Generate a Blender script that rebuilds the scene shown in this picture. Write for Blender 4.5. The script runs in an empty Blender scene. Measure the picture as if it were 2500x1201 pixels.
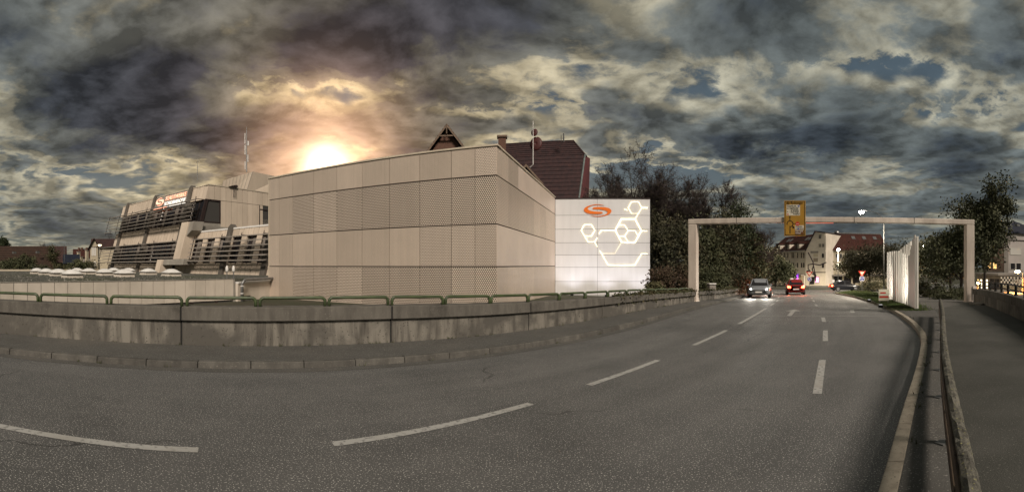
import bpy, math, random
import numpy as np
from mathutils import Vector
R = math.radians
sc = bpy.context.scene
F, H, CX, CY = 1100.0, 1.95, 1250.0, 648.0        # panorama: pixels per radian, eye height, photo centre column, horizon row

# ------------------------------------------------------------------ camera
cd = bpy.data.cameras.new('camera'); cam = bpy.data.objects.new('camera', cd); sc.collection.objects.link(cam)
cd.type = 'PANO'; cd.panorama_type = 'CENTRAL_CYLINDRICAL'
cd.central_cylindrical_range_u_min = -1250 / F; cd.central_cylindrical_range_u_max = 1250 / F
cd.central_cylindrical_range_v_min = -(1201 - CY) / F; cd.central_cylindrical_range_v_max = CY / F
cd.central_cylindrical_radius = 1.0
cd.clip_start = 0.05; cd.clip_end = 3000
cam.location = (0, 0, H); cam.rotation_euler = (R(90), 0, 0)
sc.camera = cam

# ------------------------------------------------------------------ exposure
sc.render.engine = 'CYCLES'
sc.cycles.use_denoising = True
sc.cycles.max_bounces = 6; sc.cycles.diffuse_bounces = 3; sc.cycles.glossy_bounces = 3; sc.cycles.transparent_max_bounces = 8
sc.cycles.sample_clamp_indirect = 4
vs = sc.view_settings
sc.display_settings.display_device = 'sRGB'
vs.view_transform = 'Standard'; vs.look = 'None'; vs.gamma = 1; vs.use_curve_mapping = False
vs.exposure = 1.38

# ------------------------------------------------------------------ sun lamp (soft evening light, from behind the camera)
SUN_EL, SUN_AZ = R(38), R(156)                    # azimuth clockwise from the picture centre
sl = bpy.data.lights.new('sun', 'SUN'); sl.energy = 1.5; sl.angle = R(14); sl.color = (1.0, 0.88, 0.77)
sun = bpy.data.objects.new('sun', sl); sc.collection.objects.link(sun)
sdir = Vector((math.cos(SUN_EL) * math.sin(SUN_AZ), math.cos(SUN_EL) * math.cos(SUN_AZ), math.sin(SUN_EL)))
sun.rotation_euler = sdir.to_track_quat('Z', 'Y').to_euler(); sun.location = sdir * 60

# ------------------------------------------------------------------ world: evening sky with broken cloud and the low sun behind it
w = bpy.data.worlds.new('World'); sc.world = w; w.use_nodes = True
w.cycles.sampling_method = 'MANUAL'; w.cycles.sample_map_resolution = 256
nt = w.node_tree; nt.nodes.clear()
def nd(tree, typ, **kw):
    n = tree.nodes.new(typ)
    for k, v in kw.items(): setattr(n, k, v)
    return n
def put(tree, sock, v):
    if isinstance(v, bpy.types.NodeSocket): tree.links.new(v, sock)
    elif isinstance(v, (tuple, list)): sock.default_value = (*v, 1)[:len(sock.default_value)] if len(v) == 3 and len(sock.default_value) == 4 else v
    else: sock.default_value = v
def mth(tree, op, a, b=0.0, c=0.0, clamp=False):
    n = nd(tree, 'ShaderNodeMath', operation=op); n.use_clamp = clamp
    put(tree, n.inputs[0], a); put(tree, n.inputs[1], b); put(tree, n.inputs[2], c)
    return n.outputs[0]
def sstep(tree, v, a, b):
    n = nd(tree, 'ShaderNodeMapRange', interpolation_type='SMOOTHSTEP')
    put(tree, n.inputs[0], v); put(tree, n.inputs[1], a); put(tree, n.inputs[2], b); put(tree, n.inputs[3], 0.0); put(tree, n.inputs[4], 1.0)
    return n.outputs[0]
def mixc(tree, f, a, b, mode='MIX'):
    n = nd(tree, 'ShaderNodeMix', data_type='RGBA', blend_type=mode)
    put(tree, n.inputs[0], f); put(tree, n.inputs[6], a); put(tree, n.inputs[7], b)
    return n.outputs[2]
def comb(tree, x, y, z):
    n = nd(tree, 'ShaderNodeCombineXYZ')
    put(tree, n.inputs[0], x); put(tree, n.inputs[1], y); put(tree, n.inputs[2], z)
    return n.outputs[0]
def noise(tree, vec, scale, detail=6, rough=0.55, dist=0.0, flat=False):
    n = nd(tree, 'ShaderNodeTexNoise')
    if flat: n.noise_dimensions = '2D'
    put(tree, n.inputs['Vector'], vec); put(tree, n.inputs['Scale'], scale); put(tree, n.inputs['Detail'], detail)
    put(tree, n.inputs['Roughness'], rough); put(tree, n.inputs['Distortion'], dist)
    return n.outputs['Fac']
def build_sky():
    T = nt
    tc = nd(T, 'ShaderNodeTexCoord'); sp = nd(T, 'ShaderNodeSeparateXYZ'); T.links.new(tc.outputs['Generated'], sp.inputs[0])
    x, y, z = sp.outputs
    EX = lambda v, k: mth(T, 'POWER', 2.71828, mth(T, 'MULTIPLY', v, k))
    mul = lambda a, b: mth(T, 'MULTIPLY', a, b)
    add = lambda a, b: mth(T, 'ADD', a, b)
    sub = lambda a, b: mth(T, 'SUBTRACT', a, b)
    zz = mth(T, 'MAXIMUM', z, 0.0)
    hyp = mth(T, 'SQRT', add(mul(x, x), mul(y, y)))
    el = mth(T, 'DIVIDE', zz, mth(T, 'MAXIMUM', hyp, 0.02))                # tangent of the elevation
    az = mth(T, 'ARCTAN2', x, y)
    inv = mth(T, 'DIVIDE', 1.0, add(zz, 0.135))
    lx, ly = mul(x, inv), mul(y, inv)
    lay = comb(T, lx, ly, 0.0)
    # the same decks seen a little nearer the sun, for the lit sides of the billows
    ph, e0 = (795 - CX) / F, math.atan(240 / F); k = 1 / (math.sin(e0) + .135); sx, sy = math.sin(ph) * math.cos(e0) * k, math.cos(ph) * math.cos(e0) * k
    tx, ty = sub(sx, lx), sub(sy, ly); tl = mth(T, 'MAXIMUM', mth(T, 'SQRT', add(mul(tx, tx), mul(ty, ty))), .3)
    ox, oy = mth(T, 'DIVIDE', mul(tx, .07), tl), mth(T, 'DIVIDE', mul(ty, .07), tl)
    def decks(px, py):
        """cloud decks over plan coordinates: broad sheets, billows, fine tufts"""
        v = comb(T, px, py, 0.0)
        wn = nd(T, 'ShaderNodeTexNoise', noise_dimensions='2D'); put(T, wn.inputs['Vector'], v); wn.inputs['Scale'].default_value = 1.6; wn.inputs['Detail'].default_value = 5; wn.inputs['Roughness'].default_value = .55
        ws = nd(T, 'ShaderNodeVectorMath', operation='SUBTRACT'); T.links.new(wn.outputs['Color'], ws.inputs[0]); ws.inputs[1].default_value = (.5, .5, .5)
        wm = nd(T, 'ShaderNodeVectorMath', operation='SCALE'); T.links.new(ws.outputs[0], wm.inputs[0]); wm.inputs['Scale'].default_value = .26
        wv = nd(T, 'ShaderNodeVectorMath', operation='ADD'); T.links.new(v, wv.inputs[0]); T.links.new(wm.outputs[0], wv.inputs[1])
        vo = nd(T, 'ShaderNodeTexVoronoi', feature='SMOOTH_F1', voronoi_dimensions='2D'); T.links.new(wv.outputs[0], vo.inputs['Vector']); vo.inputs['Scale'].default_value = 2.4; vo.inputs['Smoothness'].default_value = .6
        vo.inputs['Detail'].default_value = 2; vo.inputs['Roughness'].default_value = .5; vo.inputs['Lacunarity'].default_value = 2.4
        b = sub(.62, vo.outputs['Distance'])
        f = noise(T, wv.outputs[0], 5.0, 9, .66, 0.0, True)
        m = noise(T, comb(T, add(px, 3.7), add(py, 1.3), 2.2), 1.15, 8, .56, .15, True)
        return m, b, f
    n1 = noise(T, lay, 0.5, 4, 0.5, 0.2, True)
    n2, b0, n3 = decks(lx, ly); n2s, b1, n3s = decks(add(lx, ox), add(ly, oy))
    relief = add(add(mul(sub(n2, n2s), 2.0), mul(sub(b0, b1), 1.5)), mul(sub(n3, n3s), 1.6))
    dens = add(add(mul(sub(n1, .5), 1.3), mul(sub(n2, .5), 1.5)), add(mul(b0, .42), mul(sub(n3, .5), .62)))
    dens = add(dens, DENS0)
    wob = mul(sub(n2, .5), .30); wob2 = mul(sub(n3, .5), .10)
    azw = add(az, wob); elw = add(add(el, mul(wob, .38)), wob2)
    for bx, by, bw, bh, wt in SKY_MASSES:
        dx = mth(T, 'DIVIDE', sub(azw, (bx - CX) / F), bw / F); dy = mth(T, 'DIVIDE', sub(elw, (CY - by) / F), bh / F)
        dens = add(dens, mul(EX(add(mul(dx, dx), mul(dy, dy)), -1.0), wt))
    sd = (math.sin(ph) * math.cos(e0), math.cos(ph) * math.cos(e0), math.sin(e0))
    dt = nd(T, 'ShaderNodeVectorMath', operation='DOT_PRODUCT'); T.links.new(tc.outputs['Generated'], dt.inputs[0]); dt.inputs[1].default_value = sd
    om = sub(1.0, dt.outputs['Value'])
    g_wide = EX(om, -8.5); g_mid = EX(om, -85.0); g_core = EX(om, -1300.0); low = EX(el, -7.0)
    # clear air behind the clouds: physical sky, warmed towards the low sun
    ns = nd(T, 'ShaderNodeTexSky', sky_type='NISHITA'); ns.sun_disc = False
    ns.sun_elevation = SUN_EL; ns.sun_rotation = SUN_AZ; ns.air_density = 1.0; ns.dust_density = 2.5; ns.ozone_density = 1.0
    air = mixc(T, 1.0, ns.outputs[0], (0.020, 0.020, 0.020), 'MULTIPLY')
    clear = mixc(T, .6, air, mixc(T, g_wide, (.062, .088, .104), (.15, .145, .14)))
    clear = mixc(T, mul(low, add(.25, mul(g_wide, .6))), clear, (.22, .19, .095))
    bright = mixc(T, g_wide, (.200, .196, .158), (.40, .315, .185)); bright = mixc(T, g_mid, bright, (.62, .40, .21))
    mid = mixc(T, g_wide, (.066, .077, .079), (.120, .100, .072)); mid = mixc(T, g_mid, mid, (.30, .18, .115))
    dark = mixc(T, g_wide, (.022, .028, .035), (.042, .035, .037)); dark = mixc(T, g_mid, dark, (.15, .095, .070))
    c = mixc(T, sstep(T, dens, -.44, -.24), clear, bright)
    c = mixc(T, sstep(T, dens, -.24, .02), c, mid)
    c = mixc(T, sstep(T, dens, .02, .46), c, dark)
    rl = mth(T, 'MINIMUM', mth(T, 'MAXIMUM', add(1.0, relief), .55), 1.9)
    c = mixc(T, sstep(T, dens, -.55, -.2), c, mixc(T, 1.0, c, comb(T, rl, mul(rl, .99), mul(rl, .97)), 'MULTIPLY'))
    # haze that evens the sky out near the horizon
    veil = mixc(T, g_wide, (.082, .090, .086), (.20, .165, .088))
    c = mixc(T, mul(EX(el, -13.0), .6), c, veil)
    c = mixc(T, .17, c, mixc(T, 1.0, (.9, .48, .24), comb(T, g_mid, g_mid, g_mid), 'MULTIPLY'), 'ADD')
    g_halo = EX(om, -170.0); c = mixc(T, .42, c, mixc(T, 1.0, (1.0, .60, .36), comb(T, g_halo, g_halo, g_halo), 'MULTIPLY'), 'ADD')
    c = mixc(T, .75, c, mixc(T, 1.0, (2.6, 2.0, 1.35), comb(T, g_core, g_core, g_core), 'MULTIPLY'), 'ADD')
    bg = nd(T, 'ShaderNodeBackground'); put(T, bg.inputs[0], c); bg.inputs[1].default_value = SKY_GAIN
    out = nd(T, 'ShaderNodeOutputWorld'); T.links.new(bg.outputs[0], out.inputs[0])
SKY_GAIN = 0.62
DENS0 = .0
SKY_MASSES = [(1000, 90, 400, 110, .55), (230, 230, 240, 90, .42), (1870, 345, 230, 48, .62), (1600, 320, 110, 50, .34), (2240, 400, 160, 30, .3),
              (620, 320, 210, 36, .42), (120, 60, 300, 90, .25), (1720, 130, 330, 90, .28), (2450, 110, 180, 110, .3), (330, 160, 200, 50, .2),
              (720, 215, 230, 50, -.38), (1330, 150, 100, 70, -.34), (2100, 185, 240, 30, -.26), (2300, 290, 160, 40, -.30), (1150, 275, 180, 22, -.3),
              (130, 440, 260, 50, -.28), (420, 400, 160, 40, -.22), (1440, 250, 110, 25, .25), (1620, 425, 200, 24, -.34), (1980, 490, 320, 40, .2)]
build_sky()

# ------------------------------------------------------------------ helpers: from photo columns and distances to the place
def XY(x, d): a = (x - CX) / F; return Vector((d * math.sin(a), d * math.cos(a)))
def zg(X, Y):
    s = min(0.70 * X + 0.714 * Y, 100.0)
    if s < 14: return 0.0
    if s < 24: return -(s - 14) ** 2 * 0.037 / 20
    return -0.185 - 0.037 * (s - 24)
def P(x, y, d): p = XY(x, d); return Vector((p.x, p.y, H + (CY - y) / F * d))
def G(x, y, off=0.0):
    lo, hi = 1.0, 260.0
    for _ in range(50):
        m = (lo + hi) / 2; p = XY(x, m)
        if H + (CY - y) / F * m > zg(p.x, p.y) + off: lo = m
        else: hi = m
    p = XY(x, lo); return Vector((p.x, p.y, zg(p.x, p.y) + off))
class Face:
    """A wall plane: A to B in plan, z0 its foot, k its lean backwards per metre of height; t runs along it, o out of it towards the viewer."""
    def __init__(s, A, B, z0=0.0, k=0.0, flip=False):
        s.A = Vector((A[0], A[1])); d = Vector((B[0], B[1])) - s.A; s.L = d.length; s.u = d.normalized()
        n = Vector((s.u.y, -s.u.x))
        if n.dot(-s.A) < 0: n = -n
        s.n = -n if flip else n; s.z0 = z0; s.k = k
    def pt(s, t, z, o=0.0):
        p = s.A + s.u * t + s.n * (o - s.k * (z - s.z0)); return Vector((p.x, p.y, z))
    def q(s, x, y):
        a = (x - CX) / F; d = Vector((math.sin(a), math.cos(a))); dz = (CY - y) / F
        r = (s.n.dot(s.A) - s.k * (H - s.z0)) / (s.n.dot(d) + s.k * dz)
        return (d * r - s.A + s.n * (s.k * (H + dz * r - s.z0))).dot(s.u), H + dz * r
    def t(s, x, y=648): return s.q(x, y)[0]
    def z(s, x, y): return s.q(x, y)[1]

# ------------------------------------------------------------------ helpers: meshes and objects
ORG = {}
COL = sc.collection
class MB:
    def __init__(s): s.v = []; s.f = []
    def add(s, vs, fs):
        n = len(s.v); s.v += [tuple(v) for v in vs]; s.f += [tuple(i + n for i in f) for f in fs]; return s
    def hexa(s, p): return s.add(p, [(0, 3, 2, 1), (4, 5, 6, 7), (0, 1, 5, 4), (1, 2, 6, 5), (2, 3, 7, 6), (3, 0, 4, 7)])
    def box(s, a, b):
        x0, y0, z0 = a; x1, y1, z1 = b
        return s.hexa([(x0, y0, z0), (x1, y0, z0), (x1, y1, z0), (x0, y1, z0), (x0, y0, z1), (x1, y0, z1), (x1, y1, z1), (x0, y1, z1)])
    def fbox(s, f, t0, t1, z0, z1, o0, o1):
        return s.hexa([f.pt(t0, z0, o1), f.pt(t1, z0, o1), f.pt(t1, z0, o0), f.pt(t0, z0, o0), f.pt(t0, z1, o1), f.pt(t1, z1, o1), f.pt(t1, z1, o0), f.pt(t0, z1, o0)])
    def prism(s, poly, z0, z1):
        n = len(poly)
        if sum(poly[i][0] * poly[(i + 1) % n][1] - poly[(i + 1) % n][0] * poly[i][1] for i in range(n)) < 0: poly = poly[::-1]
        f0 = (lambda p: z0) if not callable(z0) else z0; f1 = (lambda p: z1) if not callable(z1) else z1
        vs = [(p[0], p[1], f0(p)) for p in poly] + [(p[0], p[1], f1(p)) for p in poly]
        return s.add(vs, [tuple(range(n - 1, -1, -1)), tuple(range(n, 2 * n))] + [(i, (i + 1) % n, n + (i + 1) % n, n + i) for i in range(n)])
    def fpoly(s, f, pts, o0, o1):
        n = len(pts); vs = [f.pt(t, z, o1) for t, z in pts] + [f.pt(t, z, o0) for t, z in pts]
        return s.add(vs, [tuple(range(n)), tuple(range(2 * n - 1, n - 1, -1))] + [(i, n + i, n + (i + 1) % n, (i + 1) % n) for i in range(n)])
    def tube(s, pts, r, seg=8, cap=True):
        pts = [Vector(p) for p in pts]; n = len(pts)
        rs = r if isinstance(r, (list, tuple)) else [r] * n
        ref = None; base = len(s.v)
        for i, p in enumerate(pts):
            d = (pts[min(i + 1, n - 1)] - pts[max(i - 1, 0)])
            if d.length < 1e-9: d = Vector((0, 0, 1))
            d.normalize()
            if ref is None: ref = Vector((1, 0, 0)) if abs(d.x) < .9 else Vector((0, 1, 0))
            a = d.cross(ref).normalized(); b = d.cross(a).normalized(); ref = -b if False else ref
            for k in range(seg):
                th = 2 * math.pi * k / seg
                s.v.append(tuple(p + (a * math.cos(th) + b * math.sin(th)) * rs[i]))
        for i in range(n - 1):
            for k in range(seg):
                k2 = (k + 1) % seg
                s.f.append((base + i * seg + k, base + i * seg + k2, base + (i + 1) * seg + k2, base + (i + 1) * seg + k))
        if cap:
            s.f.append(tuple(base + k for k in range(seg - 1, -1, -1))); s.f.append(tuple(base + (n - 1) * seg + k for k in range(seg)))
        return s
    def lathe(s, prof, c=(0, 0, 0), seg=16):
        base = len(s.v)
        for r, z in prof:
            for k in range(seg):
                th = 2 * math.pi * k / seg; s.v.append((c[0] + r * math.cos(th), c[1] + r * math.sin(th), c[2] + z))
        for i in range(len(prof) - 1):
            for k in range(seg):
                k2 = (k + 1) % seg; s.f.append((base + i * seg + k, base + i * seg + k2, base + (i + 1) * seg + k2, base + (i + 1) * seg + k))
        s.f.append(tuple(base + k for k in range(seg - 1, -1, -1))); s.f.append(tuple(base + (len(prof) - 1) * seg + k for k in range(seg)))
        return s
    def build(s, name, m, parent=None, smooth=False, bevel=0, local=False, origin=None, uv=None):
        V = np.array(s.v, dtype=float).reshape(-1, 3)
        if local: o = Vector((0, 0, 0))
        elif parent is not None: o = ORG.get(parent.name, Vector((0, 0, 0)))
        elif origin is not None: o = Vector(origin)
        else: o = Vector(((V[:, 0].min() + V[:, 0].max()) / 2, (V[:, 1].min() + V[:, 1].max()) / 2, V[:, 2].min()))
        me = bpy.data.meshes.new(name); me.from_pydata((V - np.array(o)).tolist(), [], s.f)
        me.materials.append(M[m] if isinstance(m, str) else m)
        if smooth: me.polygons.foreach_set('use_smooth', [True] * len(me.polygons))
        if uv is not None:
            f, du = uv; lay = me.uv_layers.new(name='UVMap'); li = np.zeros(len(me.loops), dtype=np.int32); me.loops.foreach_get('vertex_index', li)
            tt = (V[:, 0] - f.A.x) * f.u.x + (V[:, 1] - f.A.y) * f.u.y + du
            lay.data.foreach_set('uv', np.stack([tt[li], V[li, 2]], 1).ravel())
        ob = bpy.data.objects.new(name, me); COL.objects.link(ob)
        if parent is not None: ob.parent = parent
        elif not local: ob.location = o
        ORG[ob.name] = o
        if bevel:
            b = ob.modifiers.new('edge', 'BEVEL'); b.width = bevel; b.segments = 2; b.limit_method = 'ANGLE'; b.angle_limit = R(40)
        return ob
def tag(o, label=None, cat=None, group=None, kind=None):
    if label: o['label'] = label
    if cat: o['category'] = cat
    if group: o['group'] = group
    if kind: o['kind'] = kind
    return o
def empty(name, loc, rz=0.0):
    o = bpy.data.objects.new(name, None); COL.objects.link(o); o.location = loc; o.rotation_euler = (0, 0, rz); o.empty_display_size = .3
    ORG[o.name] = Vector(loc); return o
def copy_tree(o, parent=None):
    c = o.copy(); COL.objects.link(c); c.parent = parent; ORG[c.name] = Vector((0, 0, 0))
    for ch in list(o.children): copy_tree(ch, c)
    return c
def np_mesh(name, V, faces, m, parent=None, k=4, smooth=False):
    """many small faces of k corners each, fast"""
    me = bpy.data.meshes.new(name); n = len(faces)
    o = ORG.get(parent.name, Vector((0, 0, 0))) if parent is not None else Vector((0, 0, 0))
    me.vertices.add(len(V)); me.vertices.foreach_set('co', (V - np.array(o)).astype(np.float32).ravel())
    me.loops.add(n * k); me.loops.foreach_set('vertex_index', np.asarray(faces, dtype=np.int32).ravel())
    me.polygons.add(n); me.polygons.foreach_set('loop_start', np.arange(n, dtype=np.int32) * k)
    try: me.polygons.foreach_set('loop_total', np.full(n, k, dtype=np.int32))
    except Exception: pass
    me.materials.append(M[m]); me.update(calc_edges=True); me.validate()
    if smooth: me.polygons.foreach_set('use_smooth', [True] * len(me.polygons))
    ob = bpy.data.objects.new(name, me); COL.objects.link(ob)
    if parent is not None: ob.parent = parent
    ORG[ob.name] = o; return ob
def text(s, size, m, name, parent, o, u, v, n, depth=0.01, align='LEFT', sx=1.0):
    cu = bpy.data.curves.new('lettering', 'FONT'); cu.body = s; cu.size = size; cu.extrude = depth; cu.align_x = align; cu.resolution_u = 2
    t = bpy.data.objects.new('lettering', cu); COL.objects.link(t)
    me = bpy.data.meshes.new_from_object(t.evaluated_get(bpy.context.evaluated_depsgraph_get()))
    mb = MB(); o, u, v, n = map(Vector, (o, u, v, n))
    mb.v = [tuple(o + u * (p.co.x * sx) + v * p.co.y + n * (p.co.z + depth)) for p in me.vertices]; mb.f = [tuple(p.vertices) for p in me.polygons]
    bpy.data.objects.remove(t); bpy.data.curves.remove(cu); bpy.data.meshes.remove(me)
    return mb.build(name, m, parent)
def resample(pl, n):
    pl = [Vector((p[0], p[1])) for p in pl]; L = [0.0]
    for a, b in zip(pl, pl[1:]): L.append(L[-1] + (b - a).length)
    out = []
    for i in range(n):
        t = L[-1] * i / (n - 1); j = 0
        while j < len(L) - 2 and L[j + 1] < t: j += 1
        out.append(pl[j].lerp(pl[j + 1], (t - L[j]) / max(1e-9, L[j + 1] - L[j])))
    return out
def plen(pl): return sum((Vector((b[0], b[1])) - Vector((a[0], a[1]))).length for a, b in zip(pl, pl[1:]))
def smoothline(pl, it=2):
    pl = [Vector((p[0], p[1])) for p in pl]
    for _ in range(it):
        q = [pl[0]]
        for a, b in zip(pl, pl[1:]): q += [a.lerp(b, .25), a.lerp(b, .75)]
        pl = q + [pl[-1]]
    return pl
def offset(pl, d):
    out = []
    for i, p in enumerate(pl):
        t = (pl[min(i + 1, len(pl) - 1)] - pl[max(i - 1, 0)]).normalized(); out.append(p + Vector((-t.y, t.x)) * d)
    return out
def sheet(A, B, n, m, off, mb=None):
    mb = mb or MB(); A = resample(A, n); B = resample(B, n); vs = []; fs = []
    for a, b in zip(A, B):
        for j in range(m + 1):
            p = a.lerp(b, j / m); vs.append((p.x, p.y, zg(p.x, p.y) + (off(j / m) if callable(off) else off)))
    for i in range(n - 1):
        for j in range(m): k = i * (m + 1) + j; fs.append((k, k + 1, k + m + 2, k + m + 1))
    if (Vector((A[1].x - A[0].x, A[1].y - A[0].y)).cross(B[0] - A[0])) < 0: fs = [f[::-1] for f in fs]
    # (a, b, ...) order so that normals point up
    up = []
    for f in fs:
        a, b, c = (Vector(vs[f[i]]) for i in range(3)); up.append(f if (b - a).cross(c - a).z > 0 else f[::-1])
    return mb.add(vs, up)

# ------------------------------------------------------------------ materials
M = {}
def mat(name, c1, c2=None, scale=4.0, rough=.8, metal=0.0, bump=0.0, bscale=None, spec=.3, rnd=0.0, st=(1, 1, 1), con=(.35, .65), speck=None, c3=None, s3=.6, con3=(.45, .7), detail=6):
    m = bpy.data.materials.new(name); m.use_nodes = True; T = m.node_tree; b = T.nodes['Principled BSDF']
    b.inputs['Roughness'].default_value = rough; b.inputs['Metallic'].default_value = metal; b.inputs['Specular IOR Level'].default_value = spec
    geo = nd(T, 'ShaderNodeNewGeometry'); vm = nd(T, 'ShaderNodeVectorMath', operation='MULTIPLY'); T.links.new(geo.outputs['Position'], vm.inputs[0]); vm.inputs[1].default_value = st
    pos = vm.outputs[0]; c = None
    if c2 is not None:
        nf = noise(T, pos, scale, detail, .6); c = mixc(T, sstep(T, nf, con[0], con[1]), c1, c2)
    if c3 is not None:
        c = mixc(T, sstep(T, noise(T, geo.outputs['Position'], s3, 5, .6, .3), con3[0], con3[1]), c if c is not None else c1, c3)
    if speck is not None:
        sc_, ss, th = speck; c = mixc(T, sstep(T, noise(T, geo.outputs['Position'], ss, 2, .5), th, th + .06), c if c is not None else c1, sc_)
    if c is None: put(T, b.inputs['Base Color'], c1)
    if rnd:
        oi = nd(T, 'ShaderNodeObjectInfo'); k = mth(T, 'ADD', 1 - rnd, mth(T, 'MULTIPLY', oi.outputs['Random'], 2 * rnd))
        c = mixc(T, 1.0, c if c is not None else c1, comb(T, k, k, k), 'MULTIPLY')
    if c is not None: put(T, b.inputs['Base Color'], c)
    if bump:
        bn = nd(T, 'ShaderNodeBump'); bn.inputs['Strength'].default_value = bump; bn.inputs['Distance'].default_value = .02
        T.links.new(noise(T, pos, bscale or scale * 3, 5, .6), bn.inputs['Height']); T.links.new(bn.outputs[0], b.inputs['Normal'])
    M[name] = m; return m
def emit(name, c, k, base=(.8, .8, .8)):
    m = bpy.data.materials.new(name); m.use_nodes = True; b = m.node_tree.nodes['Principled BSDF']
    b.inputs['Base Color'].default_value = (*base, 1); b.inputs['Emission Color'].default_value = (*c, 1); b.inputs['Emission Strength'].default_value = k; M[name] = m
def perforated(name, c, pitch, hole, dark, rough=.45):
    """sheet metal with staggered round holes; UV is metres on the face"""
    m = bpy.data.materials.new(name); m.use_nodes = True; T = m.node_tree; b = T.nodes['Principled BSDF']
    b.inputs['Roughness'].default_value = rough; b.inputs['Metallic'].default_value = .30; b.inputs['Specular IOR Level'].default_value = .4
    uv = nd(T, 'ShaderNodeUVMap'); sp = nd(T, 'ShaderNodeSeparateXYZ'); T.links.new(uv.outputs[0], sp.inputs[0])
    yy = mth(T, 'DIVIDE', sp.outputs[1], pitch * .866); row = mth(T, 'FLOOR', yy)
    xx = mth(T, 'ADD', mth(T, 'DIVIDE', sp.outputs[0], pitch), mth(T, 'MULTIPLY', mth(T, 'MODULO', row, 2.0), .5))
    fx = mth(T, 'SUBTRACT', mth(T, 'FRACT', xx), .5); fy = mth(T, 'MULTIPLY', mth(T, 'SUBTRACT', mth(T, 'FRACT', yy), .5), .866)
    r = mth(T, 'SQRT', mth(T, 'ADD', mth(T, 'MULTIPLY', fx, fx), mth(T, 'MULTIPLY', fy, fy)))
    hole_m = sstep(T, r, hole + .03, hole - .03)
    geo = nd(T, 'ShaderNodeNewGeometry'); nz = noise(T, geo.outputs['Position'], .7, 4, .5)
    oi = nd(T, 'ShaderNodeObjectInfo'); k = mth(T, 'ADD', .86, mth(T, 'MULTIPLY', oi.outputs['Random'], .26))
    vs_ = nd(T, 'ShaderNodeVectorMath', operation='MULTIPLY'); T.links.new(geo.outputs['Position'], vs_.inputs[0]); vs_.inputs[1].default_value = (9, 9, .12)
    k = mth(T, 'MULTIPLY', k, mth(T, 'ADD', .9, mth(T, 'MULTIPLY', nz, .2))); k = mth(T, 'MULTIPLY', k, mth(T, 'ADD', .84, mth(T, 'MULTIPLY', noise(T, vs_.outputs[0], 1.0, 4, .6), .32)))
    col = mixc(T, 1.0, c, comb(T, k, k, k), 'MULTIPLY')
    put(T, b.inputs['Base Color'], mixc(T, hole_m, col, dark)); M[name] = m
def tiles(name, c1, c2, pu, pv, dark=.45):
    """roof tiling by world height and horizontal run, for roofs too far off to pick tiles apart"""
    m = mat(name, c1, c2, scale=1.3, rough=.8, con=(.3, .7)); T = m.node_tree; b = T.nodes['Principled BSDF']
    src = b.inputs['Base Color'].links[0].from_socket
    geo = nd(T, 'ShaderNodeNewGeometry'); sp = nd(T, 'ShaderNodeSeparateXYZ'); T.links.new(geo.outputs['Position'], sp.inputs[0])
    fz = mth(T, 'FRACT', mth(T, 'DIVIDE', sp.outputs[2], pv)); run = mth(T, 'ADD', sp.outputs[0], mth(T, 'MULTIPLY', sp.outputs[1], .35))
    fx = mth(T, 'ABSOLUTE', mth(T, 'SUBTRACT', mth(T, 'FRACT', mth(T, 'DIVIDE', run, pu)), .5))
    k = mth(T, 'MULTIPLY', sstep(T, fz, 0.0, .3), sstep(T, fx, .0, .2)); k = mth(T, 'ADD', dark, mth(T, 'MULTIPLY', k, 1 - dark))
    put(T, b.inputs['Base Color'], mixc(T, 1.0, src, comb(T, k, k, k), 'MULTIPLY'))

mat('asphalt', (.080, .079, .075), (.106, .103, .097), scale=.9, rough=.66, bump=.8, bscale=70, spec=.5, con=(.3, .7), speck=((.46, .45, .41), 58, .60), c3=(.056, .055, .052), s3=.25, con3=(.48, .74))
mat('asphalt_pavement', (.082, .079, .071), (.066, .063, .056), scale=1.6, rough=.85, bump=.35, bscale=50, con=(.3, .7), speck=((.20, .19, .17), 44, .61), c3=(.095, .088, .076), s3=.5)
mat('asphalt_footway', (.048, .048, .041), (.064, .063, .055), scale=1.2, rough=.9, bump=.5, bscale=60, con=(.3, .7), c3=(.04, .04, .034), s3=.4, speck=((.12, .118, .10), 42, .62))
mat('paint', (.34, .335, .31), (.12, .118, .11), scale=14, rough=.7, con=(.50, .68), detail=10, bump=.3, bscale=60, c3=(.30, .29, .26), s3=2.0)
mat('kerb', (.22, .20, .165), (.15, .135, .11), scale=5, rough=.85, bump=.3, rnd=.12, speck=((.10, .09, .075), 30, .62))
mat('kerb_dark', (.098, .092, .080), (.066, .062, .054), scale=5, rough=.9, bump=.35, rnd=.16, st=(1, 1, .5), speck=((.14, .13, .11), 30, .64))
mat('concrete', (.185, .170, .142), (.062, .056, .047), scale=2.4, rough=.9, bump=.5, bscale=14, st=(2.0, 2.0, .26), con=(.38, .72), c3=(.080, .074, .063), s3=.8, con3=(.45, .62), rnd=.09, speck=((.05, .046, .038), 20, .64), detail=10)
mat('coping', (.125, .115, .097), (.078, .071, .060), scale=3, rough=.9, bump=.4, bscale=22, st=(1.5, 1.5, .4), con=(.3, .7), rnd=.1, c3=(.055, .05, .042), s3=1.3, con3=(.55, .75), speck=((.16, .15, .125), 26, .66), detail=9)
mat('joint', (.02, .02, .018), rough=.95)
mat('green_paint', (.055, .078, .028), (.035, .048, .02), scale=6, rough=.45, spec=.5, speck=((.10, .085, .05), 14, .70))
mat('gantry', (.60, .52, .44), (.47, .40, .335), scale=1.5, rough=.6, st=(2, 2, .4), con=(.3, .75), speck=((.30, .24, .19), 10, .70))
mat('core', (.05, .047, .042), rough=.9)
mat('cap_metal', (.60, .52, .40), rough=.45, metal=.2, c2=(.52, .45, .35), scale=.8)
mat('fascia', (.55, .49, .41), (.46, .41, .34), scale=.9, rough=.5, spec=.4, rnd=.05, st=(1, 1, .5))
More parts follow.
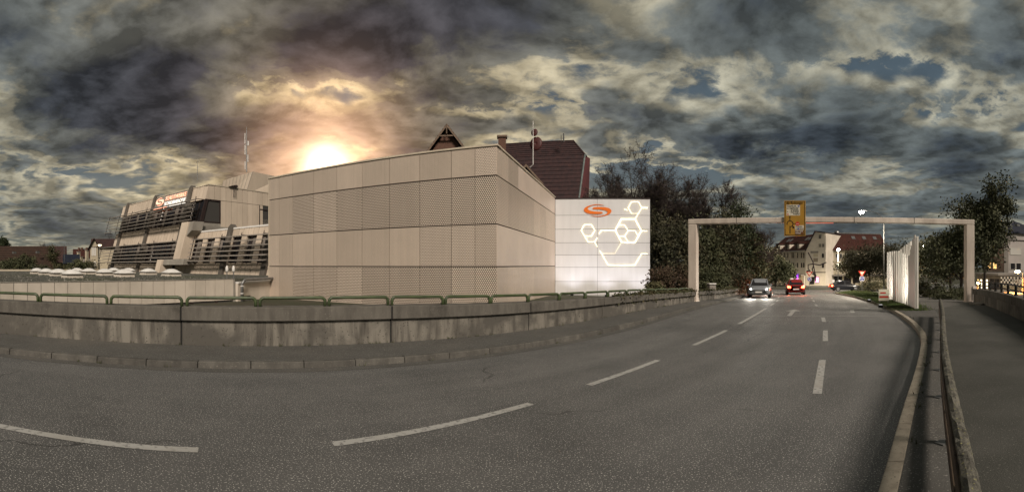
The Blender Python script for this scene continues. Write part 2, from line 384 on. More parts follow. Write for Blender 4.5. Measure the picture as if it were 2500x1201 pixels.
mat('clad', (.56, .47, .37), (.46, .385, .30), scale=.7, rough=.5, spec=.4, rnd=.07, st=(1, 1, .4), con=(.3, .7))
mat('clad_smooth', (.59, .49, .405), (.54, .445, .37), scale=.5, rough=.42, spec=.45, rnd=.03)
mat('clad_grey', (.28, .26, .22), (.22, .2, .17), scale=1, rough=.6, rnd=.05)
mat('pillar', (.12, .105, .088), (.085, .075, .062), scale=2, rough=.6, st=(1, 1, .3))
mat('slat', (.36, .32, .275), rough=.45, metal=.3, c2=(.28, .25, .215), scale=3, rnd=.1)
mat('dark_frame', (.03, .02, .018), rough=.5)
mat('glass', (.012, .011, .012), rough=.06, spec=.6)
mat('blind', (.16, .14, .12), (.12, .105, .09), scale=.6, rough=.7, rnd=.25)
mat('white_panel', (.63, .625, .615), rough=.28, spec=.5, c2=(.58, .575, .565), scale=1.2, rnd=.05, st=(3, 3, .3), con=(.35, .8))
mat('orange', (.72, .16, .015), rough=.4, spec=.5)
mat('gravel', (.10, .098, .082), (.045, .045, .036), scale=3.5, rough=.95, bump=1.0, bscale=9, con=(.3, .66), speck=((.30, .28, .24), 8, .60), c3=(.05, .055, .03), s3=.3, detail=9)
mat('skylight', (.70, .68, .64), rough=.25, spec=.5, c2=(.6, .58, .54), scale=2)
mat('galv', (.22, .22, .21), (.16, .16, .155), scale=4, rough=.45, metal=.6, st=(1, 1, .3))
mat('pole', (.13, .13, .125), (.09, .09, .088), scale=3, rough=.5, metal=.5)
mat('white_metal', (.62, .6, .56), rough=.4)
mat('fin', (.80, .76, .68), rough=.45, c2=(.74, .70, .62), scale=1)
mat('sign_yellow', (.40, .215, .03), rough=.45, c2=(.36, .195, .03), scale=2)
mat('sign_black', (.012, .010, .008), rough=.5); mat('sign_white', (.62, .57, .45), rough=.45); mat('sign_blue', (.03, .06, .30), rough=.45)
mat('sign_red', (.48, .035, .02), rough=.45); mat('sign_brown', (.13, .05, .015), rough=.45); mat('letter_white', (.75, .72, .66), rough=.5)
mat('timber', (.095, .066, .042), (.05, .035, .024), scale=5, rough=.85, st=(1, 1, 1), bump=.4, bscale=30, rnd=.15)
mat('moss_rail', (.13, .122, .098), (.065, .061, .05), scale=11, rough=.95, bump=1.0, bscale=32, con=(.35, .66), speck=((.19, .18, .085), 30, .62), c3=(.045, .042, .034), s3=5, con3=(.5, .7))
mat('black_metal', (.022, .023, .022), rough=.4, metal=.4)
mat('grass', (.045, .075, .018), (.075, .095, .03), scale=3, rough=.9, bump=.6, bscale=18, con=(.3, .7), c3=(.06, .055, .03), s3=.5)
mat('earth', (.05, .045, .03), (.035, .04, .02), scale=.3, rough=.95, bump=.5, bscale=3)
mat('bark', (.055, .045, .036), (.03, .025, .02), scale=6, rough=.95, st=(1, 1, .3), bump=.5)
mat('twig', (.045, .034, .032), rough=.95)
mat('leaf_dark', (.036, .038, .019), (.072, .064, .034), scale=.8, rough=.7, con=(.35, .65))
mat('leaf_olive', (.075, .078, .036), (.040, .046, .020), scale=.9, rough=.7, con=(.35, .65))
mat('leaf_bud', (.055, .042, .032), (.085, .07, .03), scale=1.2, rough=.8)
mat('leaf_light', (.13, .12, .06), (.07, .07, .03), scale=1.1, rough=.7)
mat('leaf_conifer', (.022, .034, .014), (.035, .045, .018), scale=1.0, rough=.75)
mat('leaf_russet', (.075, .045, .03), (.05, .04, .02), scale=1.5, rough=.8)
mat('ivy', (.04, .048, .018), (.075, .062, .03), scale=2.2, rough=.7)
mat('brick', (.12, .062, .042), (.085, .046, .032), scale=5, rough=.85, st=(1, 1, 3), bump=.3, bscale=12)
mat('old_wood', (.17, .12, .085), (.12, .085, .06), scale=4, rough=.8)
mat('kerb_pale', (.36, .315, .245), (.26, .225, .175), scale=5, rough=.85, bump=.3, rnd=.1, speck=((.16, .14, .11), 30, .62))
mat('house_roof_tile', (.046, .022, .021), (.024, .014, .015), scale=2.2, rough=.75, con=(.3, .7), speck=((.085, .035, .022), 2.5, .72), rnd=0)
mat('shingle_red', (.11, .032, .032), (.075, .025, .028), scale=3, rough=.8)
mat('dish_red', (.06, .018, .016), rough=.5)
mat('verdigris', (.16, .19, .18), (.11, .13, .125), scale=3, rough=.6)
tiles('barn_tile', (.062, .034, .022), (.042, .026, .018), .32, .34)
tiles('brown_tile', (.085, .045, .038), (.055, .032, .030), .3, .3)
tiles('blue_tile', (.028, .035, .055), (.02, .026, .045), .3, .3)
tiles('red_tile', (.085, .026, .017), (.06, .021, .015), .4, .36)
tiles('slate_tile', (.014, .017, .030), (.02, .022, .035), .4, .4)
mat('render_cream', (.46, .40, .29), (.38, .33, .24), scale=.6, rough=.9, st=(1, 1, .5))
mat('render_white', (.56, .50, .41), (.47, .42, .34), scale=.4, rough=.9)
mat('render_grey', (.24, .215, .185), (.2, .18, .155), scale=.5, rough=.9)
mat('render_pink', (.34, .24, .19), rough=.9)
mat('render_pale', (.42, .38, .35), (.37, .34, .31), scale=.5, rough=.9)
mat('stone_base', (.24, .2, .15), (.18, .15, .11), scale=.8, rough=.85)
mat('shutter', (.5, .48, .43), rough=.6)
mat('rock', (.07, .065, .055), (.04, .04, .034), scale=3, rough=.9, bump=.6)
mat('tyre', (.015, .015, .015), rough=.85); mat('rim', (.35, .35, .36), rough=.3, metal=.8)
mat('car_silver', (.36, .37, .38), rough=.28, metal=.5, spec=.5); mat('car_black', (.015, .016, .02), rough=.2, spec=.6)
mat('car_red', (.16, .012, .01), rough=.25, spec=.6); mat('car_blue', (.02, .035, .10), rough=.25, spec=.6); mat('car_white', (.6, .6, .58), rough=.3, spec=.5)
perforated('perf_coarse', (.66, .55, .445), .094, .33, (.07, .06, .05))
perforated('perf_mid', (.64, .535, .435), .082, .28, (.19, .155, .125))
perforated('perf_fine', (.62, .515, .415), .06, .25, (.25, .205, .16))
emit('led_line', (1.0, .84, .46), 1.5); emit('led_thin', (1.0, .80, .44), .8)
emit('lamp_white', (1.0, .93, .86), 60); emit('lamp_warm', (1.0, .62, .25), 40)
emit('sign_lit_orange', (1.0, .22, .04), .55); emit('sign_lit_white', (1, .93, .82), .34)
emit('win_warm', (1.0, .62, .22), .8, (.3, .2, .1)); emit('win_purple', (.34, .04, .95), 1.3, (.1, .02, .2)); emit('win_magenta', (.95, .05, .5), 1.2); emit('shop_light', (1.0, .80, .48), 1.1)
emit('shop_dim', (.8, .55, .3), .16, (.2, .15, .1)); emit('headlight', (1.0, .95, .85), 60); emit('taillight', (1.0, .05, .02), 14, (.4, .02, .02)); emit('uplight_lens', (.95, .92, 1.0), .25)
emit('sign_edge_red', (1.0, .16, .08), .35)

def road_wear():
    """tyre-polished and oil-darkened lanes, thin cracks: UV runs across (0..1) and along (metres) the road"""
    m = M['asphalt'].copy(); m.name = 'asphalt_road'; M['asphalt_road'] = m; T = m.node_tree; b = T.nodes['Principled BSDF']; src = b.inputs['Base Color'].links[0].from_socket
    uv = nd(T, 'ShaderNodeUVMap'); sp = nd(T, 'ShaderNodeSeparateXYZ'); T.links.new(uv.outputs[0], sp.inputs[0])
    band = noise(T, comb(T, mth(T, 'MULTIPLY', sp.outputs[0], 9.0), mth(T, 'MULTIPLY', sp.outputs[1], .05), 0.0), 1.0, 4, .6)
    k = mth(T, 'ADD', .66, mth(T, 'MULTIPLY', band, .68))
    geo = nd(T, 'ShaderNodeNewGeometry'); wp_ = nd(T, 'ShaderNodeTexNoise'); T.links.new(geo.outputs['Position'], wp_.inputs['Vector']); wp_.inputs['Scale'].default_value = 2.2; wp_.inputs['Detail'].default_value = 4
    vm = nd(T, 'ShaderNodeVectorMath', operation='MULTIPLY_ADD'); T.links.new(wp_.outputs['Color'], vm.inputs[0]); vm.inputs[1].default_value = (.5, .5, 0); T.links.new(geo.outputs['Position'], vm.inputs[2])
    vo = nd(T, 'ShaderNodeTexVoronoi', feature='DISTANCE_TO_EDGE'); T.links.new(vm.outputs[0], vo.inputs['Vector']); vo.inputs['Scale'].default_value = .28
    crack = mth(T, 'MULTIPLY', sstep(T, vo.outputs['Distance'], .006, .002), sstep(T, noise(T, geo.outputs['Position'], .22, 3), .52, .60))
    c = mixc(T, 1.0, src, comb(T, k, k, k), 'MULTIPLY'); c = mixc(T, mth(T, 'MULTIPLY', crack, .75), c, (.022, .021, .019)); put(T, b.inputs['Base Color'], c)
    rg_ = mth(T, 'ADD', .78, mth(T, 'MULTIPLY', band, -.28)); put(T, b.inputs['Roughness'], rg_)
road_wear()

# ================================================================== THE SETTING: ground, road, pavements
def ground():
    xs = sorted(set([-900, -500, -300, -200] + list(range(-140, 181, 4)) + [240, 320, 500, 900])); ys = sorted(set([-300, -150, -80] + list(range(-40, 201, 4)) + [260, 340, 500, 900, 1500]))
    mb = MB(); vs = [(x, y, zg(x, y) - .03) for y in ys for x in xs]; n = len(xs)
    mb.add(vs, [(j * n + i, j * n + i + 1, (j + 1) * n + i + 1, (j + 1) * n + i) for j in range(len(ys) - 1) for i in range(n - 1)])
    tag(mb.build('ground', 'earth', origin=(0, 0, 0)), kind='structure')
ground()
KL = smoothline([(-24, -5.6), (-9.05, 4.2), (-6.03, 6.2), (-3.54, 7.81), (-1.0, 9.5), (1.9, 11.8), (5.0, 15.2), (8.2, 19.2), (10.7, 22.2), (15.0, 27.5), (20.7, 35.6), (28.0, 46.3), (33, 55)])
WL = smoothline([(-26, -4.3), (-11.07, 5.14), (-7.33, 7.5), (-4.9, 9.0), (-2.43, 10.6), (.42, 12.6), (3.7, 16.0), (7.2, 19.9), (9.9, 22.9), (14.5, 28), (20, 36), (27.0, 47.0)])
kr_far = [G(2128, 741), G(2090, 728), G(2062, 722)]
KR = smoothline([(-10, -6.6), (-3, -1.4), (.5, 1.05), (2.84, 2.65), (4.65, 3.93), (6.1, 4.9), (8.36, 6.53), (9.8, 7.7), (11.65, 9.6), (14.7, 13.2)] + [(p.x, p.y) for p in kr_far] + [(kr_far[-1].x + 4, kr_far[-1].y + 6)], 2)
RAIL = [Vector((-2.6, -2.25)), Vector((2.09, 1.28)), Vector((4.89, 3.42)), Vector((7.3, 5.15)), Vector((9.95, 7.02)), Vector((12.95, 9.25))]
WR = smoothline([(-8, -11.2), (5.5, -.3), (13.2, 6.1), (19, 10.9), (21.3, 13.0)])
CROSS = XY(1992, 76)                                # the middle of the roundabout

road = tag(sheet(KL, KR, 70, 8, .0).build('road', 'asphalt_road', origin=(0, 0, 0)), kind='structure')
lay_ = road.data.uv_layers.new(name='UVMap'); Ls = plen(KL) / 69
for lp in road.data.loops: lay_.data[lp.index].uv = ((lp.vertex_index % 9) / 8, (lp.vertex_index // 9) * Ls)
def disc(c, r0, r1, off, n=72, rings=8):
    mb = MB(); vs = []; fs = []
    for j in range(rings + 1):
        r = r0 + (r1 - r0) * j / rings
        for k in range(n):
            a = 2 * math.pi * k / n; x, y = c.x + r * math.cos(a), c.y + r * math.sin(a); vs.append((x, y, zg(x, y) + off))
    for j in range(rings):
        for k in range(n): k2 = (k + 1) % n; fs.append((j * n + k, (j + 1) * n + k, (j + 1) * n + k2, j * n + k2))
    return mb.add(vs, fs)
tag(disc(CROSS, .0, 26, .012).build('roundabout', 'asphalt', origin=(0, 0, 0)), kind='structure')
tag(sheet([(CROSS.x - 90, CROSS.y + 4), (CROSS.x, CROSS.y + 12)], [(CROSS.x - 90, CROSS.y - 6), (CROSS.x, CROSS.y - 12)], 24, 4, .006).build('street_branch_west', 'asphalt', origin=(0, 0, 0)), kind='structure')
tag(sheet([(CROSS.x, CROSS.y + 12), (CROSS.x + 70, CROSS.y + 4)], [(CROSS.x, CROSS.y - 12), (CROSS.x + 70, CROSS.y - 14)], 24, 4, .006).build('street_branch_east', 'asphalt', origin=(0, 0, 0)), kind='structure')
isl = tag(sheet([(CROSS.x - 8, CROSS.y), (CROSS.x + 8, CROSS.y)], [(CROSS.x - 8, CROSS.y + .1), (CROSS.x + 8, CROSS.y + .1)], 2, 1, 0).build('roundabout_island', 'grass', origin=(0, 0, 0)), kind='structure')
bpy.data.objects.remove(isl)
im = MB(); prof = [(8.2, 0), (8.2, .14), (7.9, .2), (5, .42), (2, .55)]
im.lathe([(r, z) for r, z in prof], (CROSS.x, CROSS.y, zg(CROSS.x, CROSS.y)), 40)
tag(im.build('roundabout_island', 'earth', smooth=True), kind='structure')

def pave(A, B, name, m, n=60, lat=4, off=.12):
    return tag(sheet(A, B, n, lat, off).build(name, m, origin=(0, 0, 0)), kind='structure')
KLo = offset(KL, .15); KRo = offset(KR, -.17)
pave(KLo, offset(WL, -.02), 'pavement_left', 'asphalt_pavement', 70)
# right-hand pavement up to the railing, then the footway between railing and wall
RL = [(-9, -7.0)] + [tuple(p) for p in RAIL] + [(15.4, 11.3)]
kro_near = [p for p in KRo if p.x < 15.2]
pave(kro_near, RL, 'pavement_right', 'asphalt_pavement', 50, 3)
pave([(p[0] + .0, p[1]) for p in RL], [p for p in WR], 'footway', 'asphalt_footway', 50, 5)
PB = [(15.4, 11.3), (19, 15.5), (24, 21.5), (31, 29), (42, 38)]; PC = [(21.3, 13.0), (24, 16.5), (28.5, 21.5), (36, 27), (50, 33)]
pave(PB, PC, 'footpath', 'asphalt_pavement', 24, 4)
verge_a = [p for p in KRo if p.x >= 14.4]
tag(MB().add([(x, y, zg(x, y) + .112) for x, y in ((12.3, 9.0), (15.6, 11.2), (17.2, 13.4), (15.3, 13.9), (14.0, 12.0))], [(0, 1, 2, 3, 4)]).build('pavement_corner', 'asphalt_pavement', origin=(0, 0, 0)), kind='structure')
gv = pave(verge_a, smoothline([(14.9, 11.6), (19, 15.5), (24, 21.5), (31, 29), (38, 37), (44, 46)], 1), 'verge', 'grass', 30, 6, .125)

# kerbs of stones one metre long
def kerb(line, side, name, m='kerb', wid=.15):
    root = tag(empty(name, (line[0].x, line[0].y, 0)), kind='structure'); L = plen(line); n = int(L); pts = resample(line, n + 1); k = 0
    for a, b in zip(pts, pts[1:]):
        if k >= 300: break
        u = (b - a); l = u.length; u = u / l; nn = Vector((-u.y, u.x)) * side; g = .006
        a2, b2 = a + u * g, b - u * g; mb = MB(); r = random.uniform(-.004, .004)
        q = [a2 + nn * .0, b2 + nn * .0, b2 + nn * wid, a2 + nn * wid]
        za, zb = zg(a.x, a.y), zg(b.x, b.y)
        mb.hexa([(*q[0], za - .1), (*q[1], zb - .1), (*q[2], zb - .1), (*q[3], za - .1), (*(q[0] + nn * .012), za + .122 + r), (*(q[1] + nn * .012), zb + .122 + r), (*q[2], zb + .124 + r), (*q[3], za + .124 + r)] if side > 0 else
                [(*q[3], za - .1), (*q[2], zb - .1), (*q[1], zb - .1), (*q[0], za - .1), (*q[3], za + .124 + r), (*q[2], zb + .124 + r), (*(q[1] + nn * .012), zb + .122 + r), (*(q[0] + nn * .012), za + .122 + r)])
        mb.build('kerb_stone', m, root, bevel=.012); k += 1
    return root
random.seed(3)
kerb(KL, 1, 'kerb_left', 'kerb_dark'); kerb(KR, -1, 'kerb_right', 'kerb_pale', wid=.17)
tag(sheet(offset(KL, -.30), offset(KL, -.004), 90, 1, .004).build('gutter', 'asphalt_pavement', origin=(0, 0, 0)), kind='structure')

# painted markings, 4 mm sheets on the asphalt
def mark(poly, off=.006):
    """a painted shape, its outline given on the ground in the plan"""
    mb = MB(); mb.add([(p[0], p[1], zg(p[0], p[1]) + off) for p in poly], [tuple(range(len(poly)))])
    n = Vector(mb.v[1]) - Vector(mb.v[0]); m2 = Vector(mb.v[2]) - Vector(mb.v[0])
    if n.cross(m2).z < 0: mb.f = [mb.f[0][::-1]]
    return mb
def dash(line, w, name='lane_dash', parent=None):
    line = [Vector((p[0], p[1])) for p in line]; n = max(3, int(plen(line) / .4) + 2); pts = resample(line, n); mb = sheet(offset(pts, w / 2), offset(pts, -w / 2), n, 1, .006)
    return mb.build(name, 'paint', parent or road)
CEN = smoothline([(-14, -4.1), (-4.96, 2.3), (-3.09, 3.6), (-1.87, 4.54), (.29, 6.35), (1.26, 7.24), (2.97, 8.76), (7.3, 13.1), (11.5, 18.1), (16.8, 25.0), (22.3, 33.2)], 2)
def cut(line, a, b):
    """the stretch of a polyline between two arc lengths"""
    out = []; acc = 0.0; line = [Vector((p[0], p[1])) for p in line]
    for p, q in zip(line, line[1:]):
        l = (q - p).length
        if acc + l > a and acc < b:
            if not out: out.append(p.lerp(q, max(0, (a - acc) / l)))
            out.append(p.lerp(q, min(1, (b - acc) / l)))
        acc += l
    return out
def arclen_at(line, p):
    best = (1e9, 0); acc = 0; prev = None
    for q in resample(line, 800):
        if prev is not None: acc += (q - prev).length
        prev = q; d = (q - Vector(p)).length
        if d < best[0]: best = (d, acc)
    return best[1]
def seg(line, p, q): return cut(line, arclen_at(line, p), arclen_at(line, q))
for p, q in [((-9.5, -.9), (-7.0, .85)), ((-5.4, 2.0), (-3.05, 3.62)), ((-1.87, 4.54), (.29, 6.35)), ((1.26, 7.24), (2.97, 8.76)), ((4.3, 10.1), (6.2, 12.0)), ((7.3, 13.1), (11.5, 18.1)), ((12.6, 19.6), (14.4, 22.0)), ((15.6, 23.6), (17.4, 26.1)), ((19, 28.3), (20.8, 31))]:
    dash(seg(CEN, p, q), .13)
for (xa, ya), (xb, yb), wd in [((1995, 962), (2008, 879), .14), ((2015, 833), (2015, 807), .14), ((2012, 786), (2009, 775), .14), ((1995, 748), (1990, 743), .13), ((1988, 737), (1985, 733), .13), ((1983, 729), (1981, 727), .13)]:
    a, b = G(xa, ya), G(xb, yb); dash([(a.x, a.y), (b.x, b.y)], wd)
a, b = G(1790, 771), G(2160, 771); dash([(a.x, a.y), (b.x, b.y)], .07, 'road_seam')
def arrow(c, hd, sx, kind):
    u = Vector((math.cos(hd), math.sin(hd))); r = Vector((u.y, -u.x)); c = Vector((c[0], c[1]))
    W = lambda l, t: tuple(c + u * l + r * (t * sx))
    mb = MB()
    for poly in ([(-1.5, -.09), (-1.5, .09), (.25, .09), (.25, -.09)], [(.25, -.09), (.25, .09), (.75, .55), (.95, .40)], [(.55, .72), (1.35, .95), (1.0, .22)]) if kind == 'right' else ([(-1.5, -.09), (-1.5, .09), (.6, .09), (.6, -.09)], [(.6, -.34), (.6, .34), (1.6, 0)]):
        mb2 = mark([W(*p) for p in poly], .007); mb.add(mb2.v, mb2.f)
    return mb.build('turn_arrow', 'paint', road)
p = G(2080, 757); arrow((p.x, p.y), R(48), 1, 'right'); p = G(1934, 763); arrow((p.x, p.y), R(50), 1, 'straight')

# ================================================================== left parapet wall with its copings and green hoops
def wall_h(p):
    s = .70 * p.x + .714 * p.y
    return 1.0 if s < 5 else max(.66, 1.0 - (s - 5) * .022)
wall = tag(empty('parapet_wall', (-4.9, 9.0, 0)), 'long stained concrete parapet wall with dark copings and green tube hoops along the pavement', 'wall')
joints_px = [-330, 445, 950, 1293, 1470, 1580, 1660, 1720, 1770, 1800, 1822]
def on_line(line, x):
    a = (x - CX) / F; d = Vector((math.sin(a), math.cos(a))); best = None
    pts = resample(line, 1500)
    for p, q in zip(pts, pts[1:]):
        c0, c1 = d.x * p.y - d.y * p.x, d.x * q.y - d.y * q.x
        if c0 * c1 <= 0 and p.dot(d) > 0: return p.lerp(q, c0 / (c0 - c1) if c0 != c1 else 0)
    return pts[0] if x < 0 else pts[-1]
cuts = [arclen_at(WL, on_line(WL, x)) if x > -300 else 0.0 for x in joints_px] + [plen(WL)]
for a, b in zip(cuts, cuts[1:]):
    if b - a < .3: continue
    ln = cut(WL, a + .018, b - .018); n = max(2, int((b - a) / .8) + 1); ln = resample(ln, n)
    for nm, o0, o1, za, zb, m in (('wall_panel', 0.0, .24, lambda p: zg(p.x, p.y) - .3, lambda p: zg(p.x, p.y) + wall_h(p) * .70, 'concrete'),
                                  ('coping_panel', -.09, .33, lambda p: zg(p.x, p.y) + wall_h(p) * .69, lambda p: zg(p.x, p.y) + wall_h(p), 'coping')):
        A, B = offset(ln, o0), offset(ln, o1); mb = MB(); k = len(A); vs = []
        for i, (p, q) in enumerate(zip(A, B)): vs += [(p.x, p.y, za(ln[i])), (q.x, q.y, za(ln[i])), (q.x, q.y, zb(ln[i]) + .012), (p.x, p.y, zb(ln[i]))]
        fs = [(0, 1, 2, 3), tuple((k - 1) * 4 + j for j in (3, 2, 1, 0))]
        for i in range(k - 1):
            for j in range(4): fs.append((i * 4 + j, (i + 1) * 4 + j, (i + 1) * 4 + (j + 1) % 4, i * 4 + (j + 1) % 4))
        mb.add(vs, fs).build(nm, m, wall, bevel=.014)
for a in cuts[1:-1]:
    ln = resample(cut(WL, a - .6, a + .6), 41); mid_ = arclen_at(WL, ln[20]); p, q = ln[20] + (ln[21] - ln[20]).normalized() * (a - mid_ - .035), ln[20] + (ln[21] - ln[20]).normalized() * (a - mid_ + .035); u = (q - p).normalized(); nn = Vector((-u.y, u.x)); z0, z1 = zg(p.x, p.y), zg(p.x, p.y) + wall_h(p)
    for o0, o1, za, zb in ((.03, .2, z0 - .2, z0 + (z1 - z0) * .69), (-.055, .29, z0 + (z1 - z0) * .69, z1 - .03)):
        c_ = [p + nn * o0, q + nn * o0, q + nn * o1, p + nn * o1]; MB().hexa([(*c, za) for c in c_] + [(*c, zb) for c in c_]).build('joint_filler', 'joint', wall)
hoops = [(-95, -10), (0, 88), (95, 258), (268, 442), (455, 624), (635, 795), (805, 950), (960, 1085), (1092, 1200), (1205, 1293), (1297, 1370), (1373, 1433), (1436, 1488), (1491, 1534), (1537, 1570), (1573, 1602), (1605, 1632), (1635, 1659), (1662, 1684)]
for i, (xa, xb) in enumerate(hoops):
    if xa == 0: xa = -75
    if xa == -95: continue
    a, b = on_line(WL, xa), on_line(WL, xb); u = (b - a).normalized(); nrm = Vector((-u.y, u.x)); a = a + nrm * .1; b = b + nrm * .1
    za, zb = zg(a.x, a.y) + wall_h(a) - .03, zg(b.x, b.y) + wall_h(b) - .03; hh = .235; rr = .10; pts = [(a.x, a.y, za), (a.x, a.y, za + hh - rr)]
    for k in range(1, 6):
        t = k / 6 * math.pi / 2; q = a + u * (rr * (1 - math.cos(t))); pts.append((q.x, q.y, za + hh - rr + rr * math.sin(t)))
    for k in range(0, 7):
        t = math.pi / 2 * (1 - k / 6); q = b - u * (rr * (1 - math.cos(t))); pts.append((q.x, q.y, zb + hh - rr + rr * math.sin(t)))
    pts.append((b.x, b.y, zb)); MB().tube(pts, .038, 10).build('rail_hoop', 'green_paint', wall, smooth=True)
# small switch cabinet stump by the wall near the roundabout
c = on_line(offset(WL, .2), 1737); z0 = zg(c.x, c.y)
cab = tag(empty('switch_cabinet', (c.x, c.y, z0)), 'small pale cabinet with dark slot standing at the wall beyond the gantry post', 'cabinet')
MB().box((c.x - .22, c.y - .2, z0), (c.x + .22, c.y + .2, z0 + 1.0)).build('body', 'render_grey', cab, bevel=.02)
MB().box((c.x - .24, c.y - .22, z0 + 1.06), (c.x + .24, c.y + .22, z0 + 1.12)).build('lid', 'white_metal', cab)
MB().box((c.x - .19, c.y - .17, z0 + 1.0), (c.x + .19, c.y + .17, z0 + 1.06)).build('neck', 'black_metal', cab)

# ================================================================== right parapet wall of blocks with black rails
wr = tag(empty('block_wall', (13.2, 6.1, 0)), 'low wall of pale concrete blocks with dark caps and black steel rails beside the footway', 'wall')
L = plen(WR); n = int(L / 1.25); pts = resample(WR, n + 1)
for i, (a, b) in enumerate(zip(pts, pts[1:])):
    if a.x < 4: continue
    u = (b - a).normalized(); nn = Vector((u.y, -u.x)); za, zb = zg(a.x, a.y) + .05, zg(b.x, b.y) + .05
    for nm, h0, h1, o0, o1, m, g in (('wall_block', 0, .50, .02, .26, 'concrete', .012), ('cap_block', .50, .80, -.02, .30, 'coping', .014)):
        p = [a + u * g + nn * o0, b - u * g + nn * o0, b - u * g + nn * o1, a + u * g + nn * o1]
        MB().hexa([(*p[3], za + h0), (*p[2], zb + h0), (*p[1], zb + h0), (*p[0], za + h0), (*p[3], za + h1), (*p[2], zb + h1), (*p[1], zb + h1), (*p[0], za + h1)]).build(nm, m, wr, bevel=.012)
    q = a + nn * .14; r = b + nn * .14
    MB().box((q.x - .04, q.y - .04, za + .80), (q.x + .04, q.y + .04, za + 1.19)).build('rail_post', 'black_metal', wr)
    for hz in (.98, 1.17): MB().tube([(q.x + u.x * .03, q.y + u.y * .03, za + hz), (r.x - u.x * .03, r.y - u.y * .03, zb + hz)], .032, 6).build('rail_bar', 'black_metal', wr)
e = pts[-1] + Vector((.3, .25)); MB().box((e.x - .2, e.y - .2, zg(e.x, e.y) - .1), (e.x + .2, e.y + .2, zg(e.x, e.y) + 1.0)).build('end_pier', 'render_pale', wr, bevel=.02)
s0 = on_line(WR, 2395); MB().box((s0.x - .9, s0.y - .55, zg(s0.x, s0.y) + .0), (s0.x - .05, s0.y + .15, zg(s0.x, s0.y) + .22)).build('plinth_stone', 'kerb', wr, bevel=.02)

# ================================================================== mossy timber railing between pavement and footway
rg = tag(empty('timber_railing', (7.3, 5.15, .12)), 'low timber railing with thick mossy top beam curving between pavement and dark footway', 'railing')
rl = smoothline(RAIL, 2); L = plen(rl); n = int(L / 1.5); st = resample(rl, n + 1)
for i, (a, b) in enumerate(zip(st, st[1:])):
    u = (b - a).normalized(); nn = Vector((-u.y, u.x)); za, zb = zg(a.x, a.y) + .12, zg(b.x, b.y) + .12
    a2, b2 = a + u * .004, b - u * .004; mb = MB(); vs = []; fs = []; K = 14; prof = [(-.042, .0), (-.050, .03), (-.044, .07), (-.016, .086), (.018, .087), (.045, .068), (.049, .025), (.042, .0)]
    rnd = random.Random(i)
    for k in range(K + 1):
        p = a2.lerp(b2, k / K); z = za + (zb - za) * k / K + .57
        for (o, h) in prof: vs.append((p.x + nn.x * (o + rnd.uniform(-.006, .006)), p.y + nn.y * (o + rnd.uniform(-.006, .006)), z + h + rnd.uniform(-.006, .009)))
    m = len(prof)
    for k in range(K):
        for j in range(m): fs.append((k * m + j, k * m + (j + 1) % m, (k + 1) * m + (j + 1) % m, (k + 1) * m + j))
    fs += [tuple(range(m - 1, -1, -1)), tuple(K * m + j for j in range(m))]
    mb.add(vs, fs).build('top_beam', 'moss_rail', rg, smooth=False)
    for h0, h1 in ((.40, .56), (.16, .32)):
        p = [a2 + nn * .030, b2 + nn * .030, b2 + nn * .062, a2 + nn * .062]
        MB().hexa([(*p[0], za + h0), (*p[1], zb + h0), (*p[2], zb + h0), (*p[3], za + h0), (*p[0], za + h1), (*p[1], zb + h1), (*p[2], zb + h1), (*p[3], za + h1)]).build('side_board', 'timber', rg, bevel=.006)
for a in st:
    za = zg(a.x, a.y) + .12; MB().box((a.x - .035, a.y - .035, za - .05), (a.x + .035, a.y + .035, za + .575)).build('post', 'timber', rg)
    MB().box((a.x - .10, a.y + .02, za), (a.x + .02, a.y + .12, za + .014)).build('base_plate', 'galv', rg)

# ================================================================== sign gantry over the road
gl, gr = XY(1693, 25.0), XY(2366, 25.3)
gz = zg(gl.x, gl.y); gface = Face(gl, gr)
gt = tag(empty('sign_gantry', ((gl.x + gr.x) / 2, (gl.y + gr.y) / 2, gz)), 'beige box-section gantry spanning the road on two square posts', 'gantry')
for p, nm in ((gl, 'post'), (gr, 'post')):
    t = (p - gl).dot(gface.u); MB().fbox(gface, t - .24, t + .24, zg(p.x, p.y) - .1, 4.22, -.24, .24).build(nm, 'gantry', gt, bevel=.03)
    MB().fbox(gface, t - .27, t + .27, zg(p.x, p.y) - .1, zg(p.x, p.y) + .16, -.31, .31).build('post_foot', 'gantry', gt, bevel=.02)
MB().fbox(gface, -.24, gface.L + .24, 4.222, 4.50, -.25, .25).build('beam', 'gantry', gt, bevel=.03)
MB().fbox(gface, gface.t(1968), gface.t(2035), 4.192, 4.212, -.02, .02).build('marker_light_strip', 'sign_edge_red', gt)
for xx in (1800, 2085, 2230): MB().fbox(gface, gface.t(xx) - .012, gface.t(xx) + .012, 4.215, 4.504, -.256, .256).build('beam_joint', 'joint', gt)
# yellow direction sign hung on the beam
sg = Face(gface.pt(0, 0, .33).xy, gface.pt(gface.L, 0, .33).xy)
t0, z1 = sg.q(1914.5, 490); t1, z0 = sg.q(1966.5, 576)
sgn = tag(empty('direction_sign', sg.pt((t0 + t1) / 2, z0)), 'tall yellow direction sign with roundabout diagram hung on the gantry beam', 'sign')
MB().fbox(sg, t0, t1, z0, z1, -.05, 0).build('plate', 'sign_yellow', sgn)
for k in (0, 1): MB().fbox(sg, t0 + .3 + k * .6, t0 + .38 + k * .6, 4.0, 4.7, -.09, -.052).build('bracket', 'galv', sgn)
W_, H_ = t1 - t0, z1 - z0
def S(u, v): return t0 + u * W_, z1 - v * H_         # sign coordinates 0..1 from the top left
def sbar(u0, v0, u1, v1, wd, m, name, o=.004):
    a, b = Vector(S(u0, v0)), Vector(S(u1, v1)); d = (b - a).normalized(); n = Vector((-d.y, d.x)) * wd / 2
    MB().fpoly(sg, [tuple(a - n), tuple(b - n), tuple(b + n), tuple(a + n)], 0.001, o).build(name, m, sgn)
